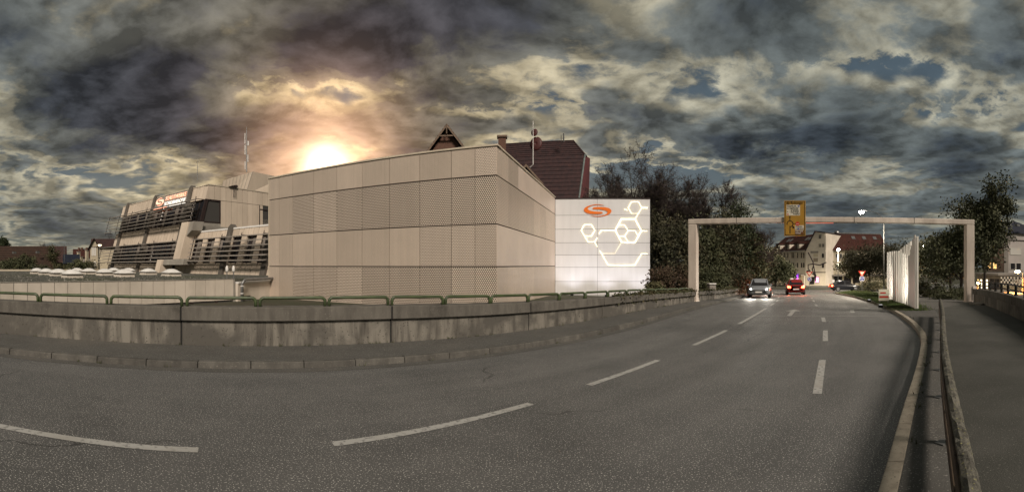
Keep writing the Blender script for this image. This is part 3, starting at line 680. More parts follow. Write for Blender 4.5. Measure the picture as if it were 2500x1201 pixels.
def srect(u0, v0, u1, v1, m, name, o=.003):
    a, b = S(u0, v1), S(u1, v0); MB().fbox(sg, a[0], b[0], a[1], b[1], .001, o).build(name, m, sgn)
def stext(s_, u, v, size, m, o=.006, align='LEFT', sx=1.0):
    a = S(u, v); text(s_, size, m, 'lettering', sgn, sg.pt(a[0], a[1], o), (sg.u.x, sg.u.y, 0), (0, 0, 1), (sg.n.x, sg.n.y, 0), .001, align, sx)
for a in ((.03, .02, .97, .035), (.03, .965, .97, .98), (.03, .035, .055, .965), (.945, .035, .97, .965)): srect(*a, 'sign_black', 'border')
srect(.11, .115, .745, .42, 'sign_white', 'white_field'); srect(.51, .70, .92, .83, 'sign_white', 'white_field'); srect(.51, .835, .92, .96, 'sign_brown', 'brown_field')
stext('alle Richtungen', .10, .10, .19, 'sign_black', sx=.75)
stext('Künkelin-str.', .13, .175, .15, 'sign_black', sx=.66); srect(.63, .128, .72, .178, 'sign_blue', 'parking_symbol', .005); stext('P', .652, .172, .10, 'letter_white', .008)
stext('zu. Stadtbücher', .13, .235, .15, 'sign_black', sx=.66); stext('- Grauhalde', .26, .29, .15, 'sign_black', sx=.66); stext('- Karl-Wahl', .26, .345, .15, 'sign_black', sx=.66); stext('Friedhof', .43, .40, .15, 'sign_black', sx=.66)
srect(.15, .365, .20, .405, 'sign_red', 'small_symbol', .005); sbar(.16, .30, .17, .33, .03, 'sign_black', 'small_symbol', .006)
sbar(.275, .93, .275, .72, .045, 'sign_black', 'diagram_line'); sbar(.27, .58, .27, .48, .035, 'sign_black', 'diagram_line'); sbar(.40, .655, .55, .655, .03, 'sign_black', 'diagram_line', .0045); sbar(.36, .71, .44, .755, .04, 'sign_black', 'diagram_line', .0045)
def arc(cu, cv, r, a0, a1, wd, m, name, o=.004):
    c = Vector(S(cu, cv)); n = 20; pts = []
    for k in range(n + 1): a = R(a0 + (a1 - a0) * k / n); pts.append((c.x + (r - wd / 2) * math.cos(a), c.y + (r - wd / 2) * math.sin(a)))
    for k in range(n, -1, -1): a = R(a0 + (a1 - a0) * k / n); pts.append((c.x + (r + wd / 2) * math.cos(a), c.y + (r + wd / 2) * math.sin(a)))
    MB().fpoly(sg, pts, .001, o).build(name, m, sgn)
arc(.275, .655, .155, -90, 200, .04, 'sign_black', 'diagram_ring', .0048)
for poly in ([(.22, .475), (.32, .475), (.27, .43)], [(.385, .775), (.455, .715), (.48, .785)]): MB().fpoly(sg, [S(*p) for p in poly], .001, .0052).build('arrow_head', 'sign_black', sgn)
arc(.63, .655, .055, 0, 360, .11, 'sign_red', 'no_entry_disc', .005); srect(.565, .648, .695, .662, 'sign_white', 'no_entry_bar', .007)
stext('Stadtmitte', .535, .755, .13, 'sign_black', sx=.66); stext('nur', .54, .81, .11, 'sign_black', sx=.8); srect(.63, .775, .71, .815, 'sign_blue', 'bus_symbol', .005); stext('Bahnhof', .73, .81, .10, 'sign_black', sx=.66)
stext('Historische', .53, .885, .13, 'letter_white', sx=.66); stext('Altstadt', .53, .94, .13, 'letter_white', sx=.66)

# ================================================================== the metal-clad block
LF = Face(XY(657, 27.7), XY(1213, 20.0)); RF = Face(XY(1213, 20.0), XY(1355, 35.3)); WF = Face(XY(1355, 35.3), XY(1587, 35.3))
bA, bB, bC = LF.A, LF.A + LF.u * LF.L, RF.A + RF.u * RF.L
bD = bA + (bC - bB) + Vector((-1, 1.5))
blk = tag(empty('metal_clad_building', (bB.x, bB.y, 0)), 'large windowless block clad in perforated beige metal panels with slanting roof edge', 'building')
inn = lambda p, c, k: p + (c - p).normalized() * k
cen = (bA + bB + bC + bD) / 4
MB().prism([inn(p, cen, .16) for p in (bA, bB, bC, bD)], -.6, 7.18).build('core_wall', 'core', blk)
ROWS = [(7.245, 5.985), (5.935, 3.82), (3.77, 1.92), (1.87, -.4)]
cols = [656.5, 681.6, 715, 765.7, 822.4, 884, 951, 1024.7, 1102, 1159.6, 1213]; cols = [LF.t(x) for x in cols]; cols[0] = 0; cols[-1] = LF.L
for r, (zt, zb) in enumerate(ROWS):
    for c in range(10):
        m = ('perf_fine' if r in (0, 2) else 'perf_coarse') if c > 1 else 'perf_fine'
        if r == 2 and c >= 7: m = 'perf_mid'
        if r == 0 and c >= 9: m = 'perf_mid'
        MB().fbox(LF, cols[c] + .013, cols[c + 1] - .013, zb, zt, -.045, 0).build('perforated_panel', m, blk, uv=(LF, 0))
rt = [RF.L * k / 8 for k in range(9)]
for r, (zt, zb) in enumerate(ROWS):
    for c in range(8):
        m = ('fascia_panel', 'perf_mid', 'fascia_panel', 'perf_fine')[r]
        if r == 0 and c < 2: m = 'perf_fine'
        MB().fbox(RF, rt[c] + .006 + (.004 if c == 0 else 0), rt[c + 1] - .006, zb, zt, -.045, 0).build('perforated_panel' if m.startswith('perf') else 'metal_panel', m if m.startswith('perf') else 'clad_smooth', blk, uv=(RF, 0))
for f, a, b in ((LF, -.1, LF.L + .06), (RF, .0, RF.L + .1)):
    MB().fbox(f, a, b, 7.262, 7.345, -.5, .05).build('roof_edge', 'cap_metal', blk, bevel=.008)
MB().fbox(LF, -.06, -.004, -.3, 7.25, -.5, .012).build('corner_trim', 'cap_metal', blk)

# white panel front with light lines
wp = tag(empty('panel_front', (WF.pt(WF.L / 2, 0).x, WF.pt(WF.L / 2, 0).y, 0)), 'flat white panelled front with orange swirl emblem and glowing hexagon lines', 'facade')
zl = [WF.z(1400, y) for y in (485.5, 525.5, 559.5, 592.5, 622.5, 652.5, 687, 720)] + [-.7]
tm = WF.t(1458.5)
for zt, zb in zip(zl, zl[1:]):
    for a, b in ((0.02, tm), (tm, WF.L)): MB().fbox(WF, a + .008, b - .008, zb + .012, zt - .012, -.05, 0).build('panel', 'white_panel', wp)
q = [WF.pt(.02, 0, -.06), WF.pt(WF.L - .01, 0, -.06), WF.pt(WF.L - .01, 0, -3.2), WF.pt(.02, 0, -3.2)]
MB().prism([(p.x, p.y) for p in q], -.7, zl[0] - .01).build('core_wall', 'core', wp)
MB().fbox(WF, .0, WF.L + .03, zl[0] - .005, zl[0] + .07, -.4, .04).build('roof_edge', 'dark_frame', wp)
ZX = lambda X, Y: WF.q(X / 5.72 + 1390, Y / 5.72 + 470)
def led(pts, r, m, closed=False):
    pp = [ZX(*p) for p in pts]; pp = pp + [pp[0]] if closed else pp
    mb = MB()
    for a, b in zip(pp, pp[1:]):
        a, b = Vector(a), Vector(b); d = (b - a).normalized(); n = Vector((-d.y, d.x)) * r; a2, b2 = a - d * r * .9, b + d * r * .9
        mb.fpoly(WF, [tuple(a2 - n), tuple(b2 - n), tuple(b2 + n), tuple(a2 + n)], .025, .055 + random.uniform(0, .004))
    mb.build('light_line', m, wp)
for pts, r, m, cl in [
    ([(868, 295), (820, 215), (865, 132), (965, 132), (1010, 215), (915, 372)], 0.0099, 'led_line', False), ([(868, 295), (958, 295)], 0.0056, 'led_thin', False), ([(1010, 215), (1085, 215)], .03, 'led_line', False), ([(765, 235), (805, 247)], 0.0105, 'led_line', False),
    ([(745, 695), (728, 695), (640, 530), (725, 372), (915, 372), (1003, 535), (915, 697), (765, 697)], .03, 'led_line', False), ([(1003, 537), (1085, 540)], 0.0105, 'led_line', False),
    ([(690, 455), (770, 455), (820, 535), (770, 612), (690, 612)], 0.0099, 'led_line', False), ([(820, 535), (918, 535), (958, 610)], 0.0093, 'led_line', False), ([(770, 612), (820, 690)], 0.0093, 'led_line', False),
    ([(640, 530), (440, 530), (418, 578)], 0.0124, 'led_line', False), ([(225, 610), (308, 610), (355, 530), (308, 450), (210, 450)], 0.0124, 'led_line', False), ([(210, 450), (165, 530), (262, 692), (350, 692), (390, 630)], 0.0124, 'led_line', False),
    ([(352, 695), (390, 758)], 0.0099, 'led_line', False), ([(720, 705), (635, 853), (450, 853)], 0.0056, 'led_thin', False), ([(425, 812), (540, 1015), (912, 1015), (1005, 857), (1088, 857)], 0.0130, 'led_line', False)]:
    led(pts, r, m, cl)
def swirl(f, tr, m, parent, o0=.012, o1=.04):
    up = [(490, 181), (445, 170), (400, 165), (350, 167), (300, 177), (250, 193), (215, 215), (200, 243), (212, 268), (245, 288), (290, 298), (340, 302), (400, 301), (445, 297), (468, 286), (462, 272), (440, 269), (390, 268), (340, 264), (300, 256), (270, 244), (255, 228), (268, 208), (300, 190), (345, 178), (400, 173)]
    for pts in (up, [(790 - x, 504 - y) for x, y in up]):
        pp = [tr(*p) for p in pts]; ar = sum(pp[i][0] * pp[(i + 1) % len(pp)][1] - pp[(i + 1) % len(pp)][0] * pp[i][1] for i in range(len(pp)))
        MB().fpoly(f, pp, o0, o1).build('swirl_emblem', m, parent)
swirl(WF, ZX, 'orange', wp)

# ================================================================== office building with sun louvres
OF = Face(XY(270, 58), XY(500, 40), 1.2, .285)
of = tag(empty('office_building', OF.pt(12, 1.2)), 'two-storey office block with leaning beige panel front, dark window bands and steel sun louvres', 'building')
tE = OF.q(513, 437)[0]; tW = OF.q(670, 640)[0]; tS = OF.q(303, 500)[0]; tS0 = OF.q(262, 655)[0]
ZB, Z1, Z2, Z3, Z4, Z5, ZWT = 1.0, 2.15, 4.35, 6.1, 8.35, 9.75, 5.05
back = 11.0
def slab(t0, t1, z0, z1, o): return [OF.pt(t0, z0, o), OF.pt(t1, z0, o), OF.pt(t1, z0, -back + OF.k * 0), OF.pt(t0, z0, -back), OF.pt(t0, z1, o), OF.pt(t1, z1, o), OF.pt(t1, z1, -back + OF.k * (z1 - z0)), OF.pt(t0, z1, -back + OF.k * (z1 - z0))]
MB().hexa(slab(tS0 + .3, tE - .05, ZB, Z5 - .03, -.35)).build('core_wall', 'core', of)
MB().hexa(slab(tE - .04, tW, ZB, ZWT - .03, -.35)).build('core_wall', 'core', of)
def panels(t0, t1, z0, z1, wdt=.62):
    n = max(1, round((t1 - t0) / wdt)); d = (t1 - t0) / n
    for k in range(n): MB().fbox(OF, t0 + k * d + .024, t0 + (k + 1) * d - .024, z0, z1, -.34, 0).build('cladding_panel', 'clad', of)
panels(tS0, tE, Z4, Z5); panels(tS0, tE, Z2 + .02, Z3); panels(tS0, tW, ZB, Z1); panels(tE, tW, Z2 + .02, ZWT)
MB().fbox(OF, tS0 - .02, tE + .05, Z5 + .002, Z5 + .09, -.5, .05).build('roof_edge', 'cap_metal', of)
MB().fbox(OF, tE + .04, tW, ZWT + .002, ZWT + .14, -.5, .05).build('roof_edge', 'white_metal', of)
def windows(t0, t1, z0, z1):
    n = max(1, round((t1 - t0) / 1.15)); d = (t1 - t0) / n; rnd = random.Random(int(t0 * 7 + z0 * 3))
    for k in range(n):
        a, b = t0 + k * d, t0 + (k + 1) * d
        MB().fbox(OF, a + .05, b - .05, z0 + .05, z1 - .05, -.32, -.26).build('window_pane', 'glass', of)
        if rnd.random() < .6: MB().fbox(OF, a + .12, a + .12 + (d - .3) * rnd.uniform(.3, .9), z0 + .1, z1 - .1, -.255, -.245).build('blind', 'blind', of)
        MB().fbox(OF, b - .05, b + .05, z0, z1, -.34, -.2).build('mullion', 'dark_frame', of)
windows(tS0, tE, Z3, Z4); windows(tS0, tE, Z1, Z2); windows(tE, tW, Z1, Z2)
for k in range(5): a = tE + 1.2 + k * 1.85; MB().fbox(OF, a, a + .62, Z1 + .01, Z2 + .01, -.18, -.02).build('cladding_panel', 'clad', of)
pil = [(OF.q(276, 650)[0], Z5 + .35), (OF.q(336, 665)[0], Z5 + .35), (OF.q(426, 640)[0], Z5 + .35), (OF.q(541, 672)[0], ZWT + .45), (OF.q(645, 668)[0], ZWT + .45)]
for t, zt in pil:
    MB().fpoly(Face(OF.pt(t - .28, 0, .34).xy, OF.pt(t + .28, 0, .34).xy, 0, OF.k) if False else OF, [(t - .26, ZB), (t + .26, ZB), (t + .26, zt - .25), (t, zt), (t - .26, zt - .25)], -.3, .26).build('pillar', 'pillar', of)
def louvres(t0, t1, z0, z1, n, ext=0.0):
    for k in range(n):
        z = z0 + (z1 - z0) * (k + .5) / n; o = .85
        a, b = OF.pt(t0, z, o), OF.pt(t1, z, o); c, d2 = OF.pt(t1, z - .05, o + .30), OF.pt(t0, z - .05, o + .30); up = Vector((0, 0, .065))
        MB().hexa([d2, c, b, a, d2 + up, c + up, b + up, a + up]).build('louvre_slat', 'slat', of)
def bracket(t, z0, z1):
    mb = MB(); mb.tube([OF.pt(t, z0 - .15, .92), OF.pt(t, z1 + .1, .92)], .035, 5)
    for z in (z0 + .1, z1 - .1): mb.tube([OF.pt(t, z, .92), OF.pt(t, z, -.1)], .03, 5)
    mb.build('louvre_bracket', 'dark_frame', of)
edges = [tS0 - 1.5, (pil[0][0] + pil[1][0]) / 2, (pil[1][0] + pil[2][0]) / 2, tE - .2]
for zz0, zz1 in ((Z3, Z4 + .1), (Z1, Z2 + .15)):
    for a, b in zip(edges, edges[1:]): louvres(a, b - .03, zz0, zz1, 6)
    for t in edges[:3] + [edges[3] - .1] + [p[0] + .1 for p in pil[:3]]: bracket(t, zz0, zz1)
ew = [tE + 1.0, (pil[3][0] + pil[4][0]) / 2, tW]
for a, b in zip(ew, ew[1:]): louvres(a, b - .03, Z1, Z2 + .15, 6)
for t in (ew[0] + .05, ew[1], pil[3][0], pil[4][0]): bracket(t, Z1, Z2 + .15)
for t, zs in ((edges[2] + .3, (6.9, 7.3, 7.7, 8.1)), (edges[3] - .3, (6.7, 7.1, 7.5, 7.9)), (edges[2] + .2, (2.7, 3.1, 3.5))):
    for z in zs: MB().add([OF.pt(t, z, .95), OF.pt(t + .10, z - .02, .95), OF.pt(t + .24, z - .22, 1.0), OF.pt(t + .12, z - .2, 1.0), OF.pt(t, z, .90), OF.pt(t + .10, z - .02, .90), OF.pt(t + .24, z - .22, .95), OF.pt(t + .12, z - .2, .95)], [(0, 3, 2, 1), (4, 5, 6, 7), (0, 1, 5, 4), (1, 2, 6, 5), (2, 3, 7, 6), (3, 0, 4, 7)]).build('drive_arm', 'white_metal', of)
# end wall of the upper storey
ec = OF.pt(tE, Z5, 0); SDF = Face(ec.xy, (ec.xy - OF.n * 9), 0, 0)
if SDF.n.dot(OF.u) < 0: SDF.n = -SDF.n
w0 = lambda z: -(Z5 - z) * OF.k
w1 = 1.45
def spanel(a0, a1, b0, b1, z0, z1, name, m, o0=-.3, o1=.0): MB().fpoly(SDF, [(a0, z0), (b0, z0), (b1, z1), (a1, z1)], o0, o1).build(name, m, of)
n = 12; 
for k in range(n):
    a, b = k * .72, (k + 1) * .72; f0, f1 = (w0(Z4) + .0 if k == 0 else a), b
    spanel(f0 + .01 * (k > 0), a + .01 * (k > 0), b - .045, b - .045, Z4 + .03, Z5, 'cladding_panel', 'clad')
    if b > w1 and a < 6.6: spanel(max(a, w1) + .01, max(a, w1) + .01, b - .045, b - .045, ZWT + .7, Z4 - .01, 'cladding_panel', 'clad')
spanel(w0(Z3), w0(Z4), w1, w1, Z3, Z4, 'window_pane', 'glass', -.3, -.12)
for (a0, a1, b0, b1, z0, z1) in ((w0(Z3), w0(Z4), w0(Z3) + .16, w0(Z4) + .16, Z3, Z4), (w1 - .12, w1 - .12, w1, w1, Z3, Z4), (w0(Z3), w0(Z3 + .1), w1, w1, Z3 - .02, Z3 + .1), (w0(Z4 - .1), w0(Z4), w1, w1, Z4 - .12, Z4)): spanel(a0, a1, b0, b1, z0, z1, 'window_frame', 'dark_frame', -.11, .02)
spanel(w1 - .42, w1 - .42, w1 - .16, w1 - .16, Z3 + .12, Z4 - .14, 'curtain', 'shutter', -.118, -.10)
spanel(w0(ZWT + .7), w0(Z3 - .03), w1, w1, ZWT + .7, Z3 - .03, 'cladding_panel', 'clad_grey')
spanel(6.63, 6.63, 8.6, 8.6, Z3 - .5, Z4 - .02, 'window_pane', 'glass', -.3, -.1); spanel(6.63, 6.63, 6.75, 6.75, Z3 - .5, Z4 - .02, 'window_frame', 'dark_frame', -.09, .01); spanel(6.76, 6.76, 8.6, 8.6, Z4 - .5, Z4 - .38, 'window_frame', 'dark_frame', -.09, .01); spanel(6.9, 6.9, 8.6, 8.6, Z3 - .45, Z3 + .8, 'blind', 'clad_grey', -.098, -.05)
MB().fpoly(SDF, [(-.1, Z5 + .004), (9, Z5 + .004), (9, Z5 + .092), (-.1, Z5 + .092)], -.4, .04).build('roof_edge', 'cap_metal', of)
for k in range(8): spanel(-.9 + k * 1.2, -.9 + k * 1.2, .28 + k * 1.2, .28 + k * 1.2, ZWT + .05, ZWT + .68, 'upstand_panel', 'clad_grey', -.6, .35 + .001 * k)
for k in range(3): MB().tube([SDF.pt(3.0 + k * .16, Z5 + .3, .12), SDF.pt(3.0 + k * .16, Z5 - .95, .12)], .02, 5).build('ladder_rail', 'dark_frame', of)
MB().fpoly(SDF, [(2.4, Z5 + .1), (3.5, Z5 + .1), (3.5, Z5 + .32), (3.2, Z5 + .32)], -1.2, .2).build('roof_hatch', 'dark_frame', of)
# roof house
c0, c1, c2 = P(617, 419, 50), P(545, 440, 55.2), P(690, 433, 53.5); zt = c0.z; v3 = c1 + (c2 - c0)
ph = MB(); base = [c1 + (c1 - c0).normalized() * .6, c0 + Vector((-.5, -.7, 0)), c2 + Vector((.3, -.6, 0)), v3]
ph.hexa([(b.x, b.y, Z5) for b in base] + [(b.x, b.y, zt) for b in (c1, c0, c2, v3)]); ph.build('roof_house', 'clad', of)
for k in range(9):
    f = k / 8; a, b = base[1].lerp(base[0], f), c0.lerp(c1, f); MB().tube([(a.x, a.y - .02, Z5), (b.x, b.y - .02, zt)], .018, 4).build('seam', 'clad_grey', of)
# illuminated sign with its swirl
t0, z1 = OF.q(383, 474)[0] + .1, Z5 - .08; t1 = OF.q(459, 452)[0]; zb = Z4 + .15
MB().fbox(OF, pil[1][0] + .3, pil[2][0] - .3, zb - .1, z1, .02, .10).build('sign_board', 'clad_grey', of)
bt0 = pil[1][0] + .45; bw = (pil[2][0] - .4) - bt0
tr = lambda x, y: (bt0 + (x - 200) / 390 * bw * .27, zb + .62 - (y - 252) / 175 * .95)
class _O:                                              # sign plane pushed out in front of the panels
    def pt(s, t, z, o=0): return OF.pt(t, z, o + .11)
swirl(_O(), tr, 'sign_lit_orange', of, 0, .03)
uu = Vector((OF.u.x, OF.u.y, 0)); nn = Vector((OF.n.x, OF.n.y, 0)); vv = (Vector((0, 0, 1)) - nn * OF.k).normalized()
text('STADTWERKE', .66, 'sign_lit_orange', 'lettering', of, OF.pt(bt0 + bw * .32, zb + .62, .13), uu, vv, nn, .02, sx=1.0 * bw * .66 / 4.35)
text('SCHORNDORF', .62, 'sign_lit_white', 'lettering', of, OF.pt(bt0 + bw * .32, zb + .02, .13), uu, vv, nn, .02, sx=1.0 * bw * .66 / 4.25)
MB().fbox(OF, pil[1][0] + .3, pil[1][0] + .3 + bw * .45, Z4 - .02, Z4 + .03, .10, .16).build('light_strip', 'sign_lit_orange', of); MB().fbox(OF, pil[1][0] + .32 + bw * .45, pil[2][0] - .3, Z4 - .02, Z4 + .03, .10, .16).build('light_strip', 'sign_lit_white', of)
# ventilation duct down the front
dt = tE - .55
dm = tag(empty('air_duct', OF.pt(dt, 1.2, 1)), 'bulky sheet-metal air duct running down the leaning office front onto the gravel roof', 'duct')
MB().fbox(OF, dt - .55, dt + .6, 2.55, 6.05, .02, 1.35).build('riser', 'clad', dm, bevel=.02)
MB().fpoly(OF, [(dt + .61, 4.7), (dt + 1.3, 5.2), (dt + 1.3, 6.05), (dt + .61, 6.05)], .02, 1.2).build('elbow', 'clad_grey', dm)
MB().fbox(OF, dt - 2.0, dt + 1.6, 2.0, 2.54, .25, 1.5).build('cross_duct', 'clad_grey', dm, bevel=.02); MB().fbox(OF, dt - 2.9, dt - 2.02, 1.22, 2.52, .3, 1.7).build('drop_box', 'clad', dm, bevel=.03)
# masts on the office roof
def mast(x, ytop, ybase, d, r, name, label, extras):
    a, b = P(x, ybase, d), P(x, ytop, d); t = tag(empty(name, a), label, 'antenna')
    MB().tube([a, a.lerp(b, .6), b], [r, r * .8, r * .35], 6).build('pole', 'galv', t)
    for f, dx, ln, rr in extras:
        p = a.lerp(b, f); MB().tube([p + Vector((dx, 0, -ln / 2)), p + Vector((dx, 0, ln / 2))], rr, 6).build('aerial', 'white_metal', t)
        MB().tube([p, p + Vector((dx, 0, 0))], .025, 4).build('arm', 'galv', t)
mast(602, 310, 420, 51, .07, 'lattice_mast', 'tall thin aerial mast with side antennas above the office roof house', [(.15, -.2, .9, .05), (.3, .18, .8, .06), (.5, -.2, 1.1, .06), (.63, .22, .5, .09), (.75, -.22, 1.2, .05)])
mast(482, 388, 441, 44, .03, 'rod_antenna', 'short thin rod aerial on the office roof beside the illuminated sign', [(.85, -.22, .06, .02), (.88, .2, .06, .02), (.6, .1, .2, .02)])

# ================================================================== low flat-roofed hall with gravel roof and fascia panels
HF = Face((-17.8, 8.25), (-14.25, 20.05)); zr = 1.2
hall = tag(empty('flat_roof_hall', HF.pt(6, 0)), 'low hall with dark gravel roof and a pale vertical panel fascia behind the parapet wall', 'building')
n0 = -10
for k in range(n0, 20):
    a, b = k * .616, (k + 1) * .616
    if a > HF.L - .1: break
    MB().fbox(HF, a + .012, min(b, HF.L) - .012, .08, zr, -.05, 0).build('fascia_panel', 'fascia', hall)
MB().fbox(HF, n0 * .616, HF.L, zr + .002, zr + .03, -.2, .02).build('roof_edge', 'clad_grey', hall)
MB().fbox(HF, n0 * .616, HF.L - .1, -.6, 1.15, -.5, -.055).build('core_wall', 'core', hall)
for k in (9, 12.5, 15.5, 18): MB().fbox(HF, k * .616, k * .616 + .14, -.6, .06, -.05, .06).build('support_post', 'dark_frame', hall)
wA, wB = HF.pt(HF.L, 0, -.02), LF.A; RW = Face((wA.x + .15, wA.y + .2), (wB.x + .1, wB.y + .6))
MB().fbox(RW, 0, RW.L, -.6, .95, -.4, 0).build('recess_wall', 'fascia', hall); MB().fbox(RW, 0, RW.L, .952, 1.05, -.5, .06).build('recess_edge', 'white_metal', hall)
MB().fbox(HF, HF.L + .004, HF.L + .10, -.6, zr, -.6, .0).build('corner_post', 'clad_grey', hall)
tv = RW.t(600)
for k in range(7): MB().fbox(RW, tv - .42, tv + .42, -.62 + k * .12 + .0, -.56 + k * .12, .01, .10 + .002 * k).build('vent_slat', 'galv', hall)
MB().fbox(RW, tv - .46, tv + .46, -.7, .24, -.0, .008).build('vent_frame', 'dark_frame', hall)
farL = [XY(-60, 20), XY(-160, 42), XY(-20, 60), XY(100, 60), XY(262, 59)]
poly = [HF.pt(n0 * .616, 0, -.05).xy, HF.pt(HF.L, 0, -.05).xy, Vector((LF.A.x - .2, LF.A.y + .4)), OF.pt(tW, 1.2, -.3).xy, OF.pt(tS0 - 1, 1.2, -.3).xy, XY(255, 63), XY(-20, 60), XY(-180, 40)]
MB().prism([(p.x, p.y) for p in poly], .9, zr).build('roof', 'gravel', hall)
a, b = XY(-40, 59.5), XY(262, 62); FE = Face(a, b); MB().fbox(FE, 0, FE.L, zr - .2, zr + .22, 0, .3).build('far_roof_edge', 'cap_metal', hall)
# loose gravel stones and moss cushions on the roof
rng = np.random.default_rng(5); N = 9000
A_, B_ = np.array(HF.pt(n0 * .616, 0, -.1).xy), np.array(HF.pt(HF.L, 0, -.1).xy)
tt = rng.uniform(0, 1, N); dd = rng.uniform(0, 1, N) ** 1.6 * 16; bdir = -np.array(HF.n)
c = A_ + (B_ - A_) * tt[:, None] + bdir * dd[:, None]; s = rng.uniform(.02, .06, N)
oc = np.array([[1, 0, 0], [-1, 0, 0], [0, 1, 0], [0, -1, 0], [0, 0, 1.0], [0, 0, -.2]]) ; V = (np.c_[c, np.full(N, zr + .01)][:, None, :] + oc[None] * s[:, None, None] * rng.uniform(.6, 1.3, (N, 6, 1))).reshape(-1, 3)
tri = np.array([[0, 2, 4], [2, 1, 4], [1, 3, 4], [3, 0, 4]]); fcs = (tri[None] + (np.arange(N) * 6)[:, None, None]).reshape(-1, 3)
tag(np_mesh('roof_gravel', V, fcs, 'gravel', hall, 3), kind='stuff')
# pipes at the corner
pp = tag(empty('drain_pipe', RW.pt(0, 0, .3)), 'grey down pipe bending along the wall top between fascia and metal block', 'pipe')
x0 = RW.pt(.05, 0, .25); MB().tube([(x0.x, x0.y, -.5), (x0.x, x0.y, .95), (x0.x + .12, x0.y + .03, 1.12)] + [tuple(RW.pt(k, 1.16, .2)) for k in (.5, 1.5, 2.5, RW.L - .1)], .085, 10).build('pipe', 'galv', pp, smooth=True)
for z in (-.1, .4, .8): MB().lathe([(.1, 0), (.1, .05)], (x0.x, x0.y, z), 12).build('pipe_collar', 'white_metal', pp)
MB().tube([RW.pt(.35, -.5, .12), RW.pt(.33, .4, .12), RW.pt(.25, .9, .14), RW.pt(.4, 1.0, .2)], .025, 6).build('cable', 'shutter', pp)
for i, (x, lab) in enumerate(((554, 'small white bullet-shaped vent cap on thin stalk, the one farther from the metal block'), (570, 'small white bullet-shaped vent cap on thin stalk above the grey down pipe'))):
    p = P(x, 683, 24.6); t = tag(empty('vent_cap', p), lab, 'vent', 'white vent caps at the roof corner'); MB().tube([p, p + Vector((0, 0, .45))], .03, 6).build('stalk', 'galv', t); MB().lathe([(.06, .42), (.09, .5), (.085, .62), (.05, .74), (.01, .78)], p, 10).build('cap', 'white_metal', t, smooth=True)
# skylight domes
sky0 = empty('skylight_dome', (0, 0, 0)); MB().hexa([(-.5, -.5, 0), (.5, -.5, 0), (.5, .5, 0), (-.5, .5, 0), (-.46, -.46, .22), (.46, -.46, .22), (.46, .46, .22), (-.46, .46, .22)]).build('curb', 'fascia', sky0, local=True, bevel=.015)
MB().box((-.54, -.54, .222), (.54, .54, .262)).build('rim', 'clad_grey', sky0, local=True); dmb = MB(); K = 8; vs = []; fs = []
for i in range(K + 1):
    for j in range(K + 1):
        u, v = i / K * 2 - 1, j / K * 2 - 1; vs.append((u * .5, v * .5, .264 + .26 * (1 - abs(u) ** 2.4) ** .75 * (1 - abs(v) ** 2.4) ** .75))
for i in range(K):
    for j in range(K): a = i * (K + 1) + j; fs.append((a, a + K + 1, a + K + 2, a + 1))
dmb.add(vs, fs).build('dome', 'skylight', sky0, local=True, smooth=True)
SK = [(90, 668.6, 'leftmost'), (113, 671.6, ''), (142, 674.6, ''), (176, 679, ''), (188, 667.5, ''), (217, 670, ''), (256, 673, ''), (277, 666.3, ''), (303, 676.5, ''), (314, 667.3, ''), (362, 671, ''), (418, 674.6, '')]
order = ['white skylight dome farthest left on the gravel roof', 'second white skylight dome from the left edge of the roof group', 'third white skylight dome from the left, standing before the tiled barn', 'nearest large skylight dome in front of the blue-roofed house', 'small skylight dome at the back, below the ivy-covered slope', 'skylight dome in front of the cream gabled house', 'skylight dome just right of the cream house lamp post', 'tiny far skylight dome at the foot of the office louvres', 'big skylight dome below the left end of the lowest louvres', 'small far skylight dome behind the big one at the louvres', 'skylight dome below the middle of the lower louvres', 'rightmost skylight dome beside the air duct drop box']
for i, (x, y, _) in enumerate(SK):
    d = (H - zr) * F / (y - CY); p = XY(x, d); o = sky0 if i == 0 else copy_tree(sky0); o.location = (p.x, p.y, zr); o.rotation_euler = (0, 0, R(-14)); o.scale = (1.05, 1.05, 1.0)
    tag(o, order[i], 'skylight', 'skylight domes on the gravel roof')

# ================================================================== old villa behind the block
VF = Face(XY(1180, 55.8), XY(1437, 53.3)); vil = tag(empty('old_villa', VF.pt(8, 0)), 'old brick villa with steep dark tiled roof, gable and chimney rising behind the metal block', 'house')
def course_roof(f, pts_b, pts_t, n, lap=.05, th=.06):
    """tile courses between an eaves line (two points) and a ridge line (two points), each a lapped strip"""
    mb = MB(); b0, b1 = map(Vector, pts_b); t0_, t1_ = map(Vector, pts_t); nrm = (b1 - b0).cross(t0_ - b0).normalized()
    if nrm.z < 0: nrm = -nrm
    for k in range(n):
        f0, f1 = k / n, min(1, (k + 1.15) / n); a, b, c, d = b0.lerp(t0_, f0), b1.lerp(t1_, f0), b1.lerp(t1_, f1), b0.lerp(t0_, f1); lo = nrm * th
        mb.hexa([a, b, c - nrm * .02, d - nrm * .02, a + lo, b + lo, c, d])
    return mb
tR0, tR1 = VF.t(1150), VF.q(1405, 480)[0]
ze, zrd = 8.2, VF.z(1300, 348) + .9
bl, br = VF.pt(tR0, ze, 1.2), VF.pt(VF.q(1412, 480)[0], ze, 1.2); kk = 3.3
tl, tr_ = VF.pt(tR0, zrd, -kk), VF.pt(VF.q(1391, 345)[0] + .1, zrd, -kk)
zh = VF.z(1427, 372) + .3; hm = (zh - ze) / (zrd - ze); vr0 = bl.lerp(tl, hm); vr1 = VF.pt(VF.q(1424, 372)[0], zh, 1.2 - (kk + 1.2) * hm)
course_roof(VF, (bl, br), (vr0, vr1), 14).build('roof', 'house_roof_tile', vil)
course_roof(VF, (vr0, vr1), (tl, tr_), 7).build('roof', 'house_roof_tile', vil)
